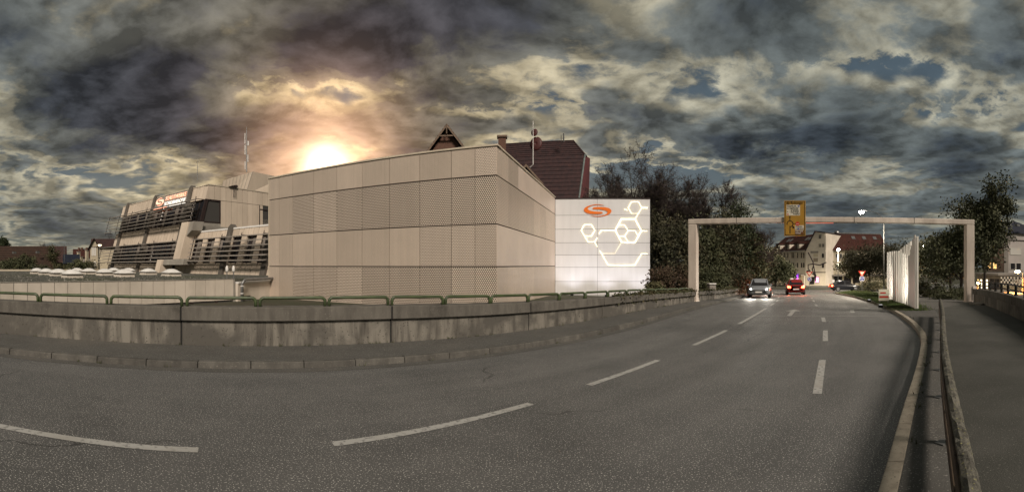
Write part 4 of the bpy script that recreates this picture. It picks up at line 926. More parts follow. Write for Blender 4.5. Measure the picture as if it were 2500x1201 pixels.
hb = VF.pt(VF.q(1424, 372)[0] + .25, zh - .1, -kk * 2 + (kk + 1.2) * hm - 1.2); course_roof(VF, (vr1 + Vector((.12, .05, 0)), hb), (tr_, tr_ + Vector((.1, .3, 0))), 6).build('hip_roof', 'house_roof_tile', vil)
MB().tube([vr1 + Vector((0, -.05, 0)), br], .11, 6).build('verge_board', 'verdigris', vil)
MB().tube([vr1, tr_, tl], .13, 6).build('ridge_tiles', 'house_roof_tile', vil)
ge = [VF.pt(VF.q(1413, 480)[0], 6.5, .9), VF.pt(VF.q(1413, 480)[0] + .55, 6.5, -kk * 2)]
MB().hexa([ge[0], ge[1], ge[1] + Vector((-.3, 0, 0)), ge[0] + Vector((-.3, .1, 0)), Vector((vr1.x + .05, vr1.y + .3, zh)), Vector((hb.x + .25, hb.y, zh)), Vector((hb.x, hb.y, zh)), Vector((vr1.x - .2, vr1.y + .35, zh))]).build('gable_wall', 'shingle_red', vil)
MB().fbox(VF, VF.t(1414) - .2, VF.t(1414) + .35, 7.0, 9.6, .2, .55).build('window_frame', 'old_wood', vil); MB().fbox(VF, VF.t(1150), VF.q(1410, 480)[0], 0, ze + .2, -7, .6).build('wall', 'brick', vil)
# cross gable
gx = P(1092, 306, 49.5); GF = Face((gx.x - 4, gx.y - .1), (gx.x + 4, gx.y + .3)); gb = Vector((VF.n.x, VF.n.y)) * -1
drop, half = 4.6, 3.45; tg = GF.t(1092)
MB().fpoly(GF, [(tg - half + .5, gx.z - drop - 1), (tg + half - .5, gx.z - drop - 1), (tg + half - .5, gx.z - drop + .3), (tg, gx.z - .45), (tg - half + .5, gx.z - drop + .3)], -6, 0).build('gable_wall', 'brick', vil)
for sgn_ in (-1, 1):
    e0 = GF.pt(tg + sgn_ * half, gx.z - drop, .7); e1 = GF.pt(tg + sgn_ * half, gx.z - drop, -6.5); r0 = GF.pt(tg, gx.z, .7); r1 = GF.pt(tg, gx.z, -6.5)
    course_roof(GF, (e0, e1), (r0, r1), 14).build('roof', 'house_roof_tile', vil)
    MB().hexa([GF.pt(tg + sgn_ * half, gx.z - drop - .28, .72), GF.pt(tg, gx.z - .30, .72), GF.pt(tg, gx.z - .30, .6), GF.pt(tg + sgn_ * half, gx.z - drop - .28, .6), GF.pt(tg + sgn_ * half, gx.z - drop + .02, .72), GF.pt(tg, gx.z + .02, .72), GF.pt(tg, gx.z + .02, .6), GF.pt(tg + sgn_ * half, gx.z - drop + .02, .6)]).build('barge_board', 'old_wood', vil)
MB().tube([GF.pt(tg, gx.z - .1, .78), GF.pt(tg, gx.z - 1.1, .78)], .07, 5).build('finial', 'old_wood', vil); MB().fbox(GF, tg - .9, tg + .9, gx.z - 1.35, gx.z - 1.2, .5, .65).build('collar_beam', 'old_wood', vil)
cp = P(1226, 372, 50); chm = MB().box((cp.x - .42, cp.y - .4, 11), (cp.x + .42, cp.y + .4, P(1226, 337, 50).z)).build('chimney', 'brick', vil)
zc = P(1226, 337, 50).z; MB().box((cp.x - .56, cp.y - .54, zc + .003), (cp.x + .56, cp.y + .54, zc + .2)).build('chimney_cap', 'old_wood', chm)
cv = P(1376, 346, 55); MB().tube([cv, cv + Vector((0, 0, 1.0))], .1, 6).build('vent_pipe', 'galv', vil); MB().tube([cv + Vector((-.3, 0, 0)), cv + Vector((-.3, 0, .8))], .05, 6).build('vent_pipe', 'pole', vil)
# dormer
dc = P(1284, 402, 49.5); DF = Face((dc.x - 2, dc.y), (dc.x + 2, dc.y + .1)); td = DF.t(1284)
MB().fpoly(DF, [(td - 1.1, dc.z - 2.6), (td + 1.1, dc.z - 2.6), (td + 1.1, dc.z - 1.6), (td, dc.z - .3), (td - 1.1, dc.z - 1.6)], -4, -.5).build('dormer_wall', 'dark_frame', vil)
for s_ in (-1, 1):
    course_roof(DF, (DF.pt(td + s_ * 1.9, dc.z - 2.1, .3), DF.pt(td + s_ * 1.9, dc.z - 2.1, -4)), (DF.pt(td, dc.z, .3), DF.pt(td, dc.z, -4)), 5).build('dormer_roof', 'house_roof_tile', vil)
    MB().hexa([DF.pt(td + s_ * 1.9, dc.z - 2.4, .32), DF.pt(td, dc.z - .26, .32), DF.pt(td, dc.z - .26, .2), DF.pt(td + s_ * 1.9, dc.z - 2.4, .2), DF.pt(td + s_ * 1.9, dc.z - 2.1, .32), DF.pt(td, dc.z + .04, .32), DF.pt(td, dc.z + .04, .2), DF.pt(td + s_ * 1.9, dc.z - 2.1, .2)]).build('barge_board', 'old_wood', vil)
# satellite dish mast
a, b = P(1301.5, 402, 49), P(1301.5, 295, 49); sm = tag(empty('dish_mast', a), 'thin mast with two reddish satellite dishes in front of the villa roof', 'antenna')
MB().tube([a + Vector((-.6, .6, -.3)), a + Vector((-.3, .2, -.25)), a, b], [.06, .06, .05, .035], 6).build('pole', 'white_metal', sm)
for x, y, r in ((1304.5, 323, .43), (1308, 350, .80)):
    c = P(x, y, 49.2); mb = MB(); vs = []; fs = []; ax = Vector((.35, 1, -.15)).normalized(); e1 = ax.cross(Vector((0, 0, 1))).normalized(); e2 = e1.cross(ax)
    for j, (rr, dp) in enumerate(((0.02, .0), (.4, .03), (.75, .09), (1, .16))):
        for k in range(20): th = k * math.pi / 10; vs.append(c + (e1 * math.cos(th) * .86 + e2 * math.sin(th)) * rr * r + ax * dp * r)
    for j in range(3):
        for k in range(20): fs.append((j * 20 + k, j * 20 + (k + 1) % 20, (j + 1) * 20 + (k + 1) % 20, (j + 1) * 20 + k))
    d_ = mb.add(vs, fs).build('dish', 'dish_red', sm, smooth=True); sd_ = d_.modifiers.new('t', 'SOLIDIFY'); sd_.thickness = .03
    MB().tube([c + e2 * r * .9, c + e2 * r * .9 - ax * -.3 + Vector((.2, .0, 0))], .03, 5).build('feed_arm', 'white_metal', sm)

# ================================================================== plants
def quads(C, size, rng, flat=0.0):
    """leaf faces: one small quad per centre, random size and turn"""
    n = len(C); a = rng.normal(size=(n, 3)); a /= np.linalg.norm(a, axis=1)[:, None]; b = rng.normal(size=(n, 3)); b -= a * (a * b).sum(1)[:, None]; b /= np.linalg.norm(b, axis=1)[:, None]
    s = size * rng.uniform(.55, 1.35, (n, 1)); a = a * s; b = b * s * .62
    V = np.stack([C - a, C + b * .9, C + a, C - b * .9], 1).reshape(-1, 3); return V, np.arange(n * 4).reshape(-1, 4)
def limbs(base, height, seed, levels, spread, r0, first=.3, nch=(5, 5, 4, 4), lean=(0, 0), upright=.5):
    rnd = random.Random(seed); tubes = []; tips = []
    def grow(p, d, ln, r, lv):
        k = 4 if lv == 0 else 3; pts = [p]; rs = [r]
        for i in range(k):
            d = (d + Vector((rnd.gauss(0, .10 if lv else .03), rnd.gauss(0, .10 if lv else .03), rnd.gauss(0, .05) + (.06 * upright if lv else 0)))).normalized(); p = p + d * (ln / k); pts.append(p); rs.append(r * (1 - .55 * (i + 1) / k))
        tubes.append((pts, rs, lv))
        if lv == levels: tips.extend(pts[1:]); return
        n = nch[min(lv, len(nch) - 1)]
        for j in range(n):
            f = first + (1 - first) * (j + rnd.random() * .8) / n if lv == 0 else rnd.uniform(.25, 1.0); f = min(f, .999)
            i = int(f * k); q = pts[i].lerp(pts[i + 1], f * k - i); az = rnd.uniform(0, 6.283) if lv else (j * 2.4 + rnd.uniform(-.4, .4)); tilt = rnd.uniform(.45, 1.0) * spread
            ax = d.orthogonal().normalized(); ay = d.cross(ax); nd_ = (d * math.cos(tilt) + (ax * math.cos(az) + ay * math.sin(az)) * math.sin(tilt)); nd_ = (nd_ + Vector((0, 0, .25 * upright))).normalized()
            grow(q, nd_, ln * rnd.uniform(.5, .72) * (1.0 if lv else (1.15 - .45 * f)), rs[i] * rnd.uniform(.5, .68), lv + 1)
        grow(pts[-1], d, ln * .55, rs[-1] * .9, lv + 1)
    grow(Vector(base), Vector((lean[0], lean[1], 1)).normalized(), height * .56, r0, 0); return tubes, tips
def tree(name, label, base, height, seed, spread=.8, r0=.22, levels=4, leaf='leaf_dark', lsize=.09, per=7, scat=.35, twig=True, group=None, first=.3, nch=(6, 5, 4, 3), cat='tree', upright=.5, lean=(0, 0), bark='bark', rmin=.006):
    t = tag(empty(name, base), label, cat, group); tubes, tips = limbs(base, height, seed, levels, spread, r0, first, nch, lean, upright); mb = MB()
    zt = max(p.z for p in tips); k = height / (zt - base[2]); bs = Vector(base); fix = lambda p: bs + (p - bs) * k
    for pts, rs, lv in tubes: mb.tube([fix(p) for p in pts], [max(r, rmin) for r in rs], 6 if lv == 0 else (5 if lv == 1 else 3), cap=False)
    mb.build('trunk', bark, t, smooth=True); rng = np.random.default_rng(seed); T = np.array([tuple(fix(p)) for p in tips])
    if per > 0:
        C = np.repeat(T, per, 0) + rng.normal(0, scat, (len(T) * per, 3)) * np.array([1, 1, .8]); C = C[C[:, 2] > base[2] + .1]; V, q = quads(C, lsize, rng); np_mesh('crown', V, q, leaf, t)
    if twig:
        n = len(T) * 5; A = np.repeat(T, 5, 0); d = rng.normal(0, 1, (n, 3)) + np.array([0, 0, .35]); d /= np.linalg.norm(d, axis=1)[:, None]; L = rng.uniform(.25, .75, (n, 1)) * height / 13; w_ = rng.normal(0, 1, (n, 3)) * max(.008, rmin * .9)
        V = np.stack([A - w_, A + w_, A + d * L], 1).reshape(-1, 3); np_mesh('twigs', V, np.arange(n * 3).reshape(-1, 3), 'twig', t, 3)
    return t
def mass(name, label, base, rx, ry, h, seed, leaf, n=9000, lsize=.10, group=None, cat='tree', z0=.0, clumps=46, trunk=True, taper=.0, light=None):
    """a dense crown from the ground up: uneven clumps of leaves about limbs"""
    t = tag(empty(name, base), label, cat, group); rng = np.random.default_rng(seed); cl = rng.normal(size=(clumps, 3)); cl /= np.linalg.norm(cl, axis=1)[:, None]; cl *= rng.uniform(.25, 1, (clumps, 1)) ** .5
    zz = (cl[:, 2] * .5 + .5); k = 1 - taper * zz; c = np.stack([base[0] + cl[:, 0] * rx * k, base[1] + cl[:, 1] * ry * k, base[2] + z0 + zz * (h - z0) * .93], 1)
    idx = rng.integers(0, clumps, n); sz = rng.uniform(.10, .24, clumps) * (rx + h * .35) * .62
    C = c[idx] + rng.normal(0, 1, (n, 3)) * sz[idx][:, None] * np.array([1, 1, .75]); C[:, 2] = np.maximum(C[:, 2], base[2] + .05)
    V, q = quads(C, lsize, rng); np_mesh('crown', V, q, leaf, t)
    if trunk:
        mb = MB(); b = Vector(base); top = b + Vector((0, 0, h * .8)); mb.tube([b, b.lerp(top, .5), top], [.05 + h * .016, .03 + h * .01, .02], 6)
        for i in range(min(clumps, 24)): a = b.lerp(top, rng.uniform(.15, .8)); mb.tube([a, a.lerp(Vector(c[i]), .5) + Vector((0, 0, .15)), Vector(c[i])], [.035 + h * .003, .02, .01], 4, cap=False)
        mb.build('trunk', 'bark', t, smooth=True)
    return t
def gb(x, d): p = XY(x, d); return (p.x, p.y, zg(p.x, p.y))
def ht(x, ytop, d): return P(x, ytop, d).z - gb(x, d)[2]

# tall, half-bare trees behind the white front
GT = 'tall half-bare trees beyond the white panel front'
for i, (x, yt, d, sd, lab, spr, lf, pr) in enumerate([
    (1562, 348, 47, 11, 'tallest bare-crowned tree standing directly behind the white panel front', .95, 'leaf_bud', 2),
    (1510, 405, 50, 12, 'bare-crowned tree at the left of the group, half hidden by the white front', .8, 'leaf_bud', 2),
    (1630, 392, 49, 13, 'bare-crowned tree right of the tallest one above the white front corner', .8, 'leaf_bud', 2),
    (1695, 425, 50, 14, 'slender open-crowned tree with nearly leafless branches in the middle of the wood', .75, 'leaf_bud', 1),
    (1768, 446, 47, 15, 'spreading half-bare tree above the left gantry post corner', .95, 'leaf_bud', 2),
    (1825, 525, 46, 16, 'low arching bare tree at the right end of the wood near the yellow sign', 1.0, 'leaf_bud', 2)]):
    tree('deciduous_tree', lab, gb(x, d), ht(x, yt, d), sd, spr, .24, 4, lf, .05, pr, .28, True, GT, first=.30, nch=(8, 5, 4, 3), upright=.55, rmin=.012)
GD = 'dense dark trees along the wall'
for i, (x, yt, d, rx, sd, leaf, lab) in enumerate([
    (1606, 500, 40, 1.9, 21, 'leaf_dark', 'dense dark tree hugging the right edge of the white panel front'), (1655, 520, 38, 2.1, 22, 'leaf_dark', 'dense dark leafy tree left of the gantry post'),
    (1712, 530, 40, 2.3, 23, 'leaf_olive', 'dense olive-brown tree right behind the left gantry post'), (1762, 505, 42, 2.2, 24, 'leaf_dark', 'dense dark tree between the left gantry post and the conifer'),
    (1800, 475, 44, 1.9, 25, 'leaf_conifer', 'tall dark green conifer in the wood left of the yellow sign'), (1832, 560, 45, 1.7, 26, 'leaf_olive', 'ivy-clad tree at the right end of the wood above the road')]):
    mass('dense_tree', lab, gb(x, d), rx, 1.8, ht(x, yt, d), sd, leaf, 9500, .11, GD, taper=.75 if 'conifer' in leaf else .3, clumps=80)
for x, yt, d, rx, sd, leaf, lab in [(1645, 640, 31, 1.6, 31, 'leaf_russet', 'russet twiggy bush behind the wall left of the gantry post'), (1730, 650, 34, 1.8, 32, 'leaf_olive', 'olive bush behind the wall right of the gantry post'), (1782, 655, 40, 2.2, 33, 'leaf_dark', 'dark bush on the bank behind the pale cabinet'), (1818, 660, 47, 2.2, 34, 'leaf_dark', 'dark bush at the far end of the parapet wall'), (1602, 690, 30, .7, 35, 'leaf_light', 'small yellowish bush at the foot of the white panel front')]:
    mass('bush', lab, gb(x, d), rx, 1.3, ht(x, yt, d), sd, leaf, 6000, .08, 'bushes behind the parapet wall', 'bush', clumps=40)
# ivy spilling over the wall copings
iv = tag(empty('ivy', (8, 20.5, 0)), 'ivy and dry creeper spilling over the parapet wall before the gantry post', 'ivy'); rng = np.random.default_rng(8)
pts = cut(WL, arclen_at(WL, on_line(WL, 1500)), arclen_at(WL, on_line(WL, 1800))); C = []
for p in resample(pts, 900):
    h = zg(p.x, p.y) + wall_h(p); n = 3 + int(5 * (0.5 + .5 * math.sin(p.x * 2.1) * math.sin(p.x * .7 + 1)))
    for _ in range(n): C.append((p.x + rng.normal(0, .10) - .05, p.y + rng.normal(0, .10) + .02, h + abs(rng.normal(0, .07)) - rng.uniform(0, .35) * (rng.random() < .5)))
C = np.array(C); back_ = C[:, :2] * 0; V, q = quads(C, .055, rng); np_mesh('leaves', V, q, 'ivy', iv)
MB().tube([(p.x - .08, p.y + .1, zg(p.x, p.y) + wall_h(p) + .02) for p in resample(pts, 40)], .015, 4).build('stem', 'bark', iv)

# trees on the right
tree('leafy_tree', 'leafy tree with dark trunk left of the right gantry post', gb(2347, 33), ht(2347, 520, 33), 41, 1.0, .16, 4, 'leaf_olive', .10, 4, .30, False, None, .28, (7, 5, 4, 3), upright=.25)
tree('leafy_tree', 'tall leafy tree rising above the right end of the gantry beam', gb(2404, 36), ht(2404, 434, 36), 42, .75, .15, 4, 'leaf_olive', .11, 4, .27, False, None, .25, (9, 5, 4, 3), upright=.45)
for x, yt, d, rx, sd, leaf, lab in [(2285, 575, 52, 3.2, 51, 'leaf_dark', 'dark leafy tree behind the white fins near the far lamp'), (2240, 600, 62, 3.0, 52, 'leaf_dark', 'dark round tree directly behind the white fins'), (2320, 560, 46, 3.0, 53, 'leaf_olive', 'broad olive tree behind the trunk of the leafy tree'),
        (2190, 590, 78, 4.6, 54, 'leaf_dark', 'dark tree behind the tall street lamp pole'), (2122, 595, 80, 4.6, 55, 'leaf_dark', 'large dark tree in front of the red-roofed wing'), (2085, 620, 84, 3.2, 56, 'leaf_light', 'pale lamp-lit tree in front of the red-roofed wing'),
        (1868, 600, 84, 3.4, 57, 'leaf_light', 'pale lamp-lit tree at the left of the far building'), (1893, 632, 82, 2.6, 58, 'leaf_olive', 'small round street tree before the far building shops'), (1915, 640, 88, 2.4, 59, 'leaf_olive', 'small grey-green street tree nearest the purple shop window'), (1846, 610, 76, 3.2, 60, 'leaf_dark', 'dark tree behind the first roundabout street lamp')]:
    b = gb(x, d); mass('street_tree', lab, b, rx, rx * .8, ht(x, yt, d), sd, leaf, 6500, .17, 'trees round the roundabout', z0=ht(x, yt, d) * .28, clumps=60)
mass('shrub', 'low dark shrub at the foot of the right gantry post', gb(2318, 30), 1.6, 1.0, .9, 61, 'leaf_olive', 3500, .06, cat='shrub', clumps=30, trunk=False)
mass('shrub', 'grey-green shrub behind the white fins beside the footpath', gb(2256, 34), .9, .8, 1.3, 62, 'leaf_light', 2500, .06, cat='shrub', clumps=24, trunk=False)
mass('shrub', 'low dark ground shrub on the roundabout verge by the branch road', gb(2135, 60), 3.2, 2, 1.3, 63, 'leaf_dark', 4000, .1, cat='shrub', clumps=40, trunk=False)
# grass of the verge
rng = np.random.default_rng(9); va = resample(verge_a, 60); vb = resample(smoothline([(14.9, 11.6), (19, 15.5), (24, 21.5), (31, 29), (38, 37), (44, 46)], 1), 60); N = 26000
i = (rng.random(N) ** 1.5 * 58).astype(int); f = rng.uniform(0, 1, N); A_ = np.array([tuple(p) for p in va]); B_ = np.array([tuple(p) for p in vb]); c = A_[i] * (1 - f)[:, None] + B_[i] * f[:, None] + rng.normal(0, .25, (N, 2))
z = np.array([zg(*p) for p in c]) + .125; hgt = rng.uniform(.03, .10, N); th = rng.uniform(0, 6.28, N); dx = np.stack([np.cos(th), np.sin(th), 0 * th], 1) * .012; lean = np.stack([rng.normal(0, .03, N), rng.normal(0, .03, N), hgt], 1); b = np.c_[c, z]
tag(np_mesh('grass', np.stack([b - dx, b + dx, b + lean], 1).reshape(-1, 3), np.arange(N * 3).reshape(-1, 3), 'grass', None, 3), 'short rough grass on the verge round the white fins', 'grass', kind='stuff')

# weeds in the joint at the foot of the parapet wall and along the gutter
rng = np.random.default_rng(12); B0 = []
for ln_, o_, zz_, prob in ((WL, -.05, .12, .30), (KL, -.03, .01, .12), (KRo, -.03, .12, .2)):
    for p in resample(offset(ln_, o_), 700):
        if p.length < 34 and rng.random() < prob * (0.4 + .6 * math.sin(p.x * 1.7) ** 2):
            for _ in range(rng.integers(3, 9)): B0.append((p.x + rng.normal(0, .05), p.y + rng.normal(0, .03), zg(p.x, p.y) + zz_))
B0 = np.array(B0); N = len(B0); th = rng.uniform(0, 6.28, N); dx = np.stack([np.cos(th), np.sin(th), 0 * th], 1) * .009; up_ = np.stack([rng.normal(0, .03, N), rng.normal(0, .03, N), rng.uniform(.02, .09, N)], 1)
tag(np_mesh('weeds', np.stack([B0 - dx, B0 + dx, B0 + up_], 1).reshape(-1, 3), np.arange(N * 3).reshape(-1, 3), 'leaf_olive', None, 3), 'small weeds in the joints along wall foot and kerbs', 'weeds', kind='stuff')

# ================================================================== white fins
fn = tag(empty('fin_screen', G(2205, 745)), 'sculptural screen of upright white fins lit from the ground on the verge', 'sculpture')
def fin(p, z1, name, th=.06, dep=.26):
    v = p.xy.normalized(); r = v.copy(); c_, s_ = math.cos(R(11)), math.sin(R(11)); r = Vector((v.x * c_ - v.y * s_, v.x * s_ + v.y * c_)); fc = Face(p.xy, p.xy + Vector((r.y, -r.x)))
    MB().fbox(fc, -th / 2, th / 2, p.z - .05, z1, -dep, 0).build(name, 'fin', fn, bevel=.006)
a, b = G(2168, 731, .12), G(2221, 749.5, .12); tops = [616, 614.5, 613.5, 613, 612.5, 613, 615.5, 618, 620, 622, 624]
for k in range(0, 11):
    x = 2168 + 53 * k / 10; lo, hi = 0.0, 1.0
    for _ in range(30):
        m = (lo + hi) / 2; q = a.lerp(b, m)
        if CX + F * math.atan2(q.x, q.y) < x: lo = m
        else: hi = m
    p = a.lerp(b, lo); fin(p, P(x, tops[k], p.xy.length).z, 'fin', .062, .30)
for k in range(6):
    f = k / 5; p = G(2223.5, 751, .12).lerp(G(2235, 757, .12), f); x = CX + F * math.atan2(p.x, p.y); fin(p, P(x, 622 - 48 * f ** .8, p.xy.length).z, 'fin', .05)
for k in range(8):
    f = k / 7; p = G(2196, 738, .12).lerp(G(2230, 748, .12), f); p = Vector((p.x * 1.07, p.y * 1.07, p.z)); x = CX + F * math.atan2(p.x, p.y); fin(p, P(x, 612 - 27 * f, p.xy.length).z, 'rear_fin')
p = G(2240, 757, .12); fin(p, P(2240, 577, p.xy.length).z, 'end_post', .09, .2)
MB().add([(*(G(2165, 732).xy), G(2165, 732).z + .135), (*(G(2236, 760).xy), G(2236, 760).z + .135), (*(G(2244, 758).xy), G(2244, 758).z + .135), (*(G(2171, 730.5).xy), G(2171, 730.5).z + .135)], [(0, 1, 2, 3)]).build('footing', 'render_pale', fn)
def uplight(name, label, loc, aim, energy, col, ang=70, grp=None):
    t = tag(empty(name, loc), label, 'floodlight', grp); MB().lathe([(.12, 0), (.12, .10), (.10, .13)], loc, 12).build('housing', 'black_metal', t); MB().lathe([(.085, .131), (.08, .137)], loc, 12).build('lens', 'uplight_lens', t)
    l = bpy.data.lights.new('uplight_beam', 'SPOT'); l.energy = energy; l.color = col; l.spot_size = R(ang); l.spot_blend = .8; l.shadow_soft_size = .08; o = bpy.data.objects.new('uplight_beam', l); COL.objects.link(o); o.parent = t
    o.location = (0, 0, .17); o.rotation_euler = (Vector(aim) - Vector(loc)).to_track_quat('-Z', 'Y').to_euler()
p = G(2150, 751, .125); uplight('ground_floodlight', 'small ground floodlight in the verge aimed at the white fins, nearer the road', p, G(2215, 748) + Vector((0, 0, 1.9)), 190, (1, .95, .84), 80, 'floodlights at the fins')
p = G(2122, 737, .125); uplight('ground_floodlight', 'small ground floodlight in the verge aimed at the far end of the fins', p, G(2182, 736) + Vector((0, 0, 1.7)), 230, (1, .95, .86), 70, 'floodlights at the fins')
for k, x in enumerate((1400, 1480, 1560)):
    p = WF.pt(WF.t(x), 0, 1.7); p.z = zg(p.x, p.y) + .0; uplight('wall_floodlight', ['ground floodlight at the left of the white panel front', 'ground floodlight at the middle of the white panel front', 'ground floodlight at the right of the white panel front'][k], p, WF.pt(WF.t(x), 2.6), 70, (.93, .90, 1.0), 110, 'floodlights at the white front')
nb = G(2158, 741, .12); t = tag(empty('notice_board', nb), 'small red and white notice board on the verge beside the fins', 'board'); fc = Face(nb.xy, nb.xy + Vector((.8, -.6)))
MB().fbox(fc, -.28, .28, nb.z + .15, nb.z + .75, -.02, .02).build('panel', 'sign_white', t); MB().fbox(fc, -.24, .24, nb.z + .3, nb.z + .4, .022, .026).build('red_bar', 'sign_red', t); MB().fbox(fc, -.2, .1, nb.z + .52, nb.z + .6, .022, .026).build('red_bar', 'sign_red', t)
for k in (-.22, .22): MB().fbox(fc, k - .02, k + .02, nb.z - .05, nb.z + .15, -.02, .02).build('leg', 'galv', t)
rk = G(2292, 722, .12); mb = MB(); rnd = random.Random(4); mb.lathe([(.5, -.05), (.62, .2), (.55, .55), (.35, .8), (.1, .9)], rk, 9); mb.v = [(x + rnd.uniform(-.09, .09), y + rnd.uniform(-.09, .09), z + rnd.uniform(-.07, .07)) for x, y, z in mb.v]; tag(mb.build('boulder', 'rock'), 'grey boulder beside the footpath near the leafy tree trunk', 'boulder')
fp0, fp1 = G(2247, 716, .1), G(2300, 716, .1); t = tag(empty('tube_barrier', fp0.lerp(fp1, .5)), 'thin pale tube barrier across the end of the footpath', 'barrier')
for k in range(4): q = fp0.lerp(fp1, k / 3); MB().tube([q, q + Vector((0, 0, 1.0))], .03, 6).build('post', 'galv', t)
for h in (.55, 1.0): MB().tube([fp0 + Vector((0, 0, h)), fp1 + Vector((0, 0, h))], .026, 6).build('bar', 'white_metal', t)

# ================================================================== street lamps
def lamp(label, xh, yh, xp, ybase, energy, d=None, m='lamp_white', col=(1, .86, .66), r=.07, grp='street lamps round the roundabout'):
    b = G(xp, ybase) if d is None else Vector(gb(xp, d)); d = b.xy.length; h = P(xh, yh, d); t = tag(empty('street_lamp', b), label, 'street lamp', grp)
    reach = (h.xy - b.xy).length; top = Vector((b.x, b.y, h.z - (.9 if reach > 1 else .0)))
    MB().tube([b, b.lerp(top, .5), top], [r * 1.3, r, r * .75], 8).build('pole', 'pole', t, smooth=True); MB().lathe([(r * 2, 0), (r * 2, .1), (r * 1.5, .8), (r * 1.4, .85)], b, 10).build('base', 'pole', t)
    if reach > 1: MB().tube([top, top.lerp(h, .3) + Vector((0, 0, .45)), top.lerp(h, .7) + Vector((0, 0, .35)), h + Vector((0, 0, .08))], r * .55, 6).build('arm', 'pole', t, smooth=True)
    else: MB().tube([top, h + Vector((0, 0, .05))], r * .6, 6).build('arm', 'pole', t)
    MB().box((h.x - .32, h.y - .14, h.z + .0), (h.x + .32, h.y + .14, h.z + .13)).build('head', 'pole', t, bevel=.03); MB().lathe([(.12, -.26), (.25, -.16), (.29, -.05), (.24, -.002)], h, 12).build('lens', m, t, smooth=True)
    l = bpy.data.lights.new('lamp_light', 'SPOT'); l.energy = energy; l.color = col; l.shadow_soft_size = .2; l.spot_size = R(165); l.spot_blend = .5; o = bpy.data.objects.new('lamp_light', l); COL.objects.link(o); o.parent = t; o.location = h - b + Vector((-h.x, -h.y, 0)).normalized() * 1.6 + Vector((0, 0, -.35))
lamp('tall street lamp with long curved arm lit above the gantry beam', 2103, 516, 2158, 716, 2800)
lamp('lit street lamp at the left of the roundabout before the dark trees', 1860, 578, 1856, 703, 4200, r=.06)
lamp('lit street lamp in front of the red-roofed wing of the far building', 2047, 608, 2046, 701, 6000, d=90)
lamp('lit street lamp half hidden by trees right of the white fins', 2258, 598, 2262, 0, 1400, d=58)
lamp('warm orange street lamp beside the pale house and banner fence', 2484, 661, 2497, 0, 2800, d=50, m='lamp_warm', col=(1, .36, .08), grp='orange lamps in the side street')
lamp('orange street lamp low in the side street behind the leafy tree', 2390, 688, 2386, 0, 2200, d=52, m='lamp_warm', col=(1, .36, .08), grp='orange lamps in the side street')
lamp('slim pale lamp post in front of the cream gabled house', 243.5, 597, 243, 662, 60, d=66, m='shop_light', col=(1, .8, .4), r=.05, grp='slim lamp post')

# ================================================================== far buildings round the roundabout
def rect(f, x0, x1, y0, y1, m, parent, name='window', fr='dark_frame', o=.03, frame=True):
    """a window by its photo corners on a wall plane: frame, pane"""
    (t0, zb), (t1, zt) = f.q(x0, y1), f.q(x1, y0)
    if t0 > t1: t0, t1 = t1, t0
    if not frame: return MB().fbox(f, t0, t1, zb, zt, .002, o).build(name, m, parent)
    w_ = min(.09, (t1 - t0) * .12); fb = MB()
    for a in ((t0, t1, zb, zb + w_), (t0, t1, zt - w_, zt), (t0, t0 + w_, zb + w_, zt - w_), (t1 - w_, t1, zb + w_, zt - w_)): fb.fbox(f, *a, .002, .06)
    wn = fb.build(name, fr, parent); MB().fbox(f, t0 + w_, t1 - w_, zb + w_, zt - w_, .002, o).build('pane', m, wn); return wn
GA = Face(XY(1967, 104), XY(2016.5, 102)); LW = Face(XY(1880, 120), XY(1967, 104.4)); RW2 = Face(XY(2016, 106), XY(2168, 111))
Z0 = -3.3
fb_ = tag(empty('gabled_building', GA.pt(3, Z0)), 'pale town building with tall lit gable, red roofs and purple shop windows', 'building')
MB().fpoly(GA, [(0, Z0), GA.q(2016, 702)[0:1] + (Z0,), GA.q(2016, 568), GA.q(1990, 565.5), GA.q(1967, 612)], -11, 0).build('wall', 'render_white', fb_)
MB().fpoly(GA, [GA.q(1965.2, 613), GA.q(1967.5, 613), GA.q(1990.5, 566.5), GA.q(2016.5, 569), GA.q(2016.5, 566.5), GA.q(1989.5, 563.5)], -11.5, .25).build('verge', 'dark_frame', fb_)
for a in ((1999, 2005, 573, 583), (1999, 2005, 595, 603.5), (2007, 2012.8, 595, 603.5)): rect(GA, *a, 'blind', fb_, fr='render_grey')
for a in ((2007, 2011.6, 619, 629), (2007, 2011.6, 642.5, 654)): rect(GA, *a, 'glass', fb_)
rect(GA, 1979, 1998, 613, 618, 'render_grey', fb_, 'poster', frame=False); rect(GA, 1986, 1997, 618.5, 627, 'render_cream', fb_, 'poster', frame=False); rect(GA, 1986, 1997, 630, 639.5, 'stone_base', fb_, 'poster', frame=False); rect(GA, 1968, 2016, 664, 665.5, 'dark_frame', fb_, 'band', frame=False)
rect(GA, 1990, 2000, 676, 690, 'win_magenta', fb_, 'shop_window'); rect(GA, 1976, 1988, 676, 694, 'glass', fb_, 'shop_window'); rect(GA, 1969, 1977, 660, 664, 'sign_black', fb_, 'shop_sign', frame=False)
zev = LW.z(1960, 611.5); MB().fbox(LW, 0, LW.L, Z0, zev, -10, 0).build('wall', 'render_white', fb_)
zrg = GA.z(1990, 566); course_roof(LW, (LW.pt(-.3, zev, .5), LW.pt(LW.L + .3, zev, .5)), (LW.pt(-.3, zrg, -5), LW.pt(LW.L + 2.2, zrg, -5)), 16, th=.08).build('roof', 'red_tile', fb_)
for y0, y1 in ((617, 630), (641.6, 653)):
    for x0, x1 in ((1896, 1899), (1903, 1909), (1914, 1917), (1921.8, 1925), (1932.8, 1935.4), (1936.4, 1939), (1946, 1948.8), (1955.7, 1958.7), (1961, 1964)): rect(LW, x0, x1, y0, y1, 'glass', fb_)
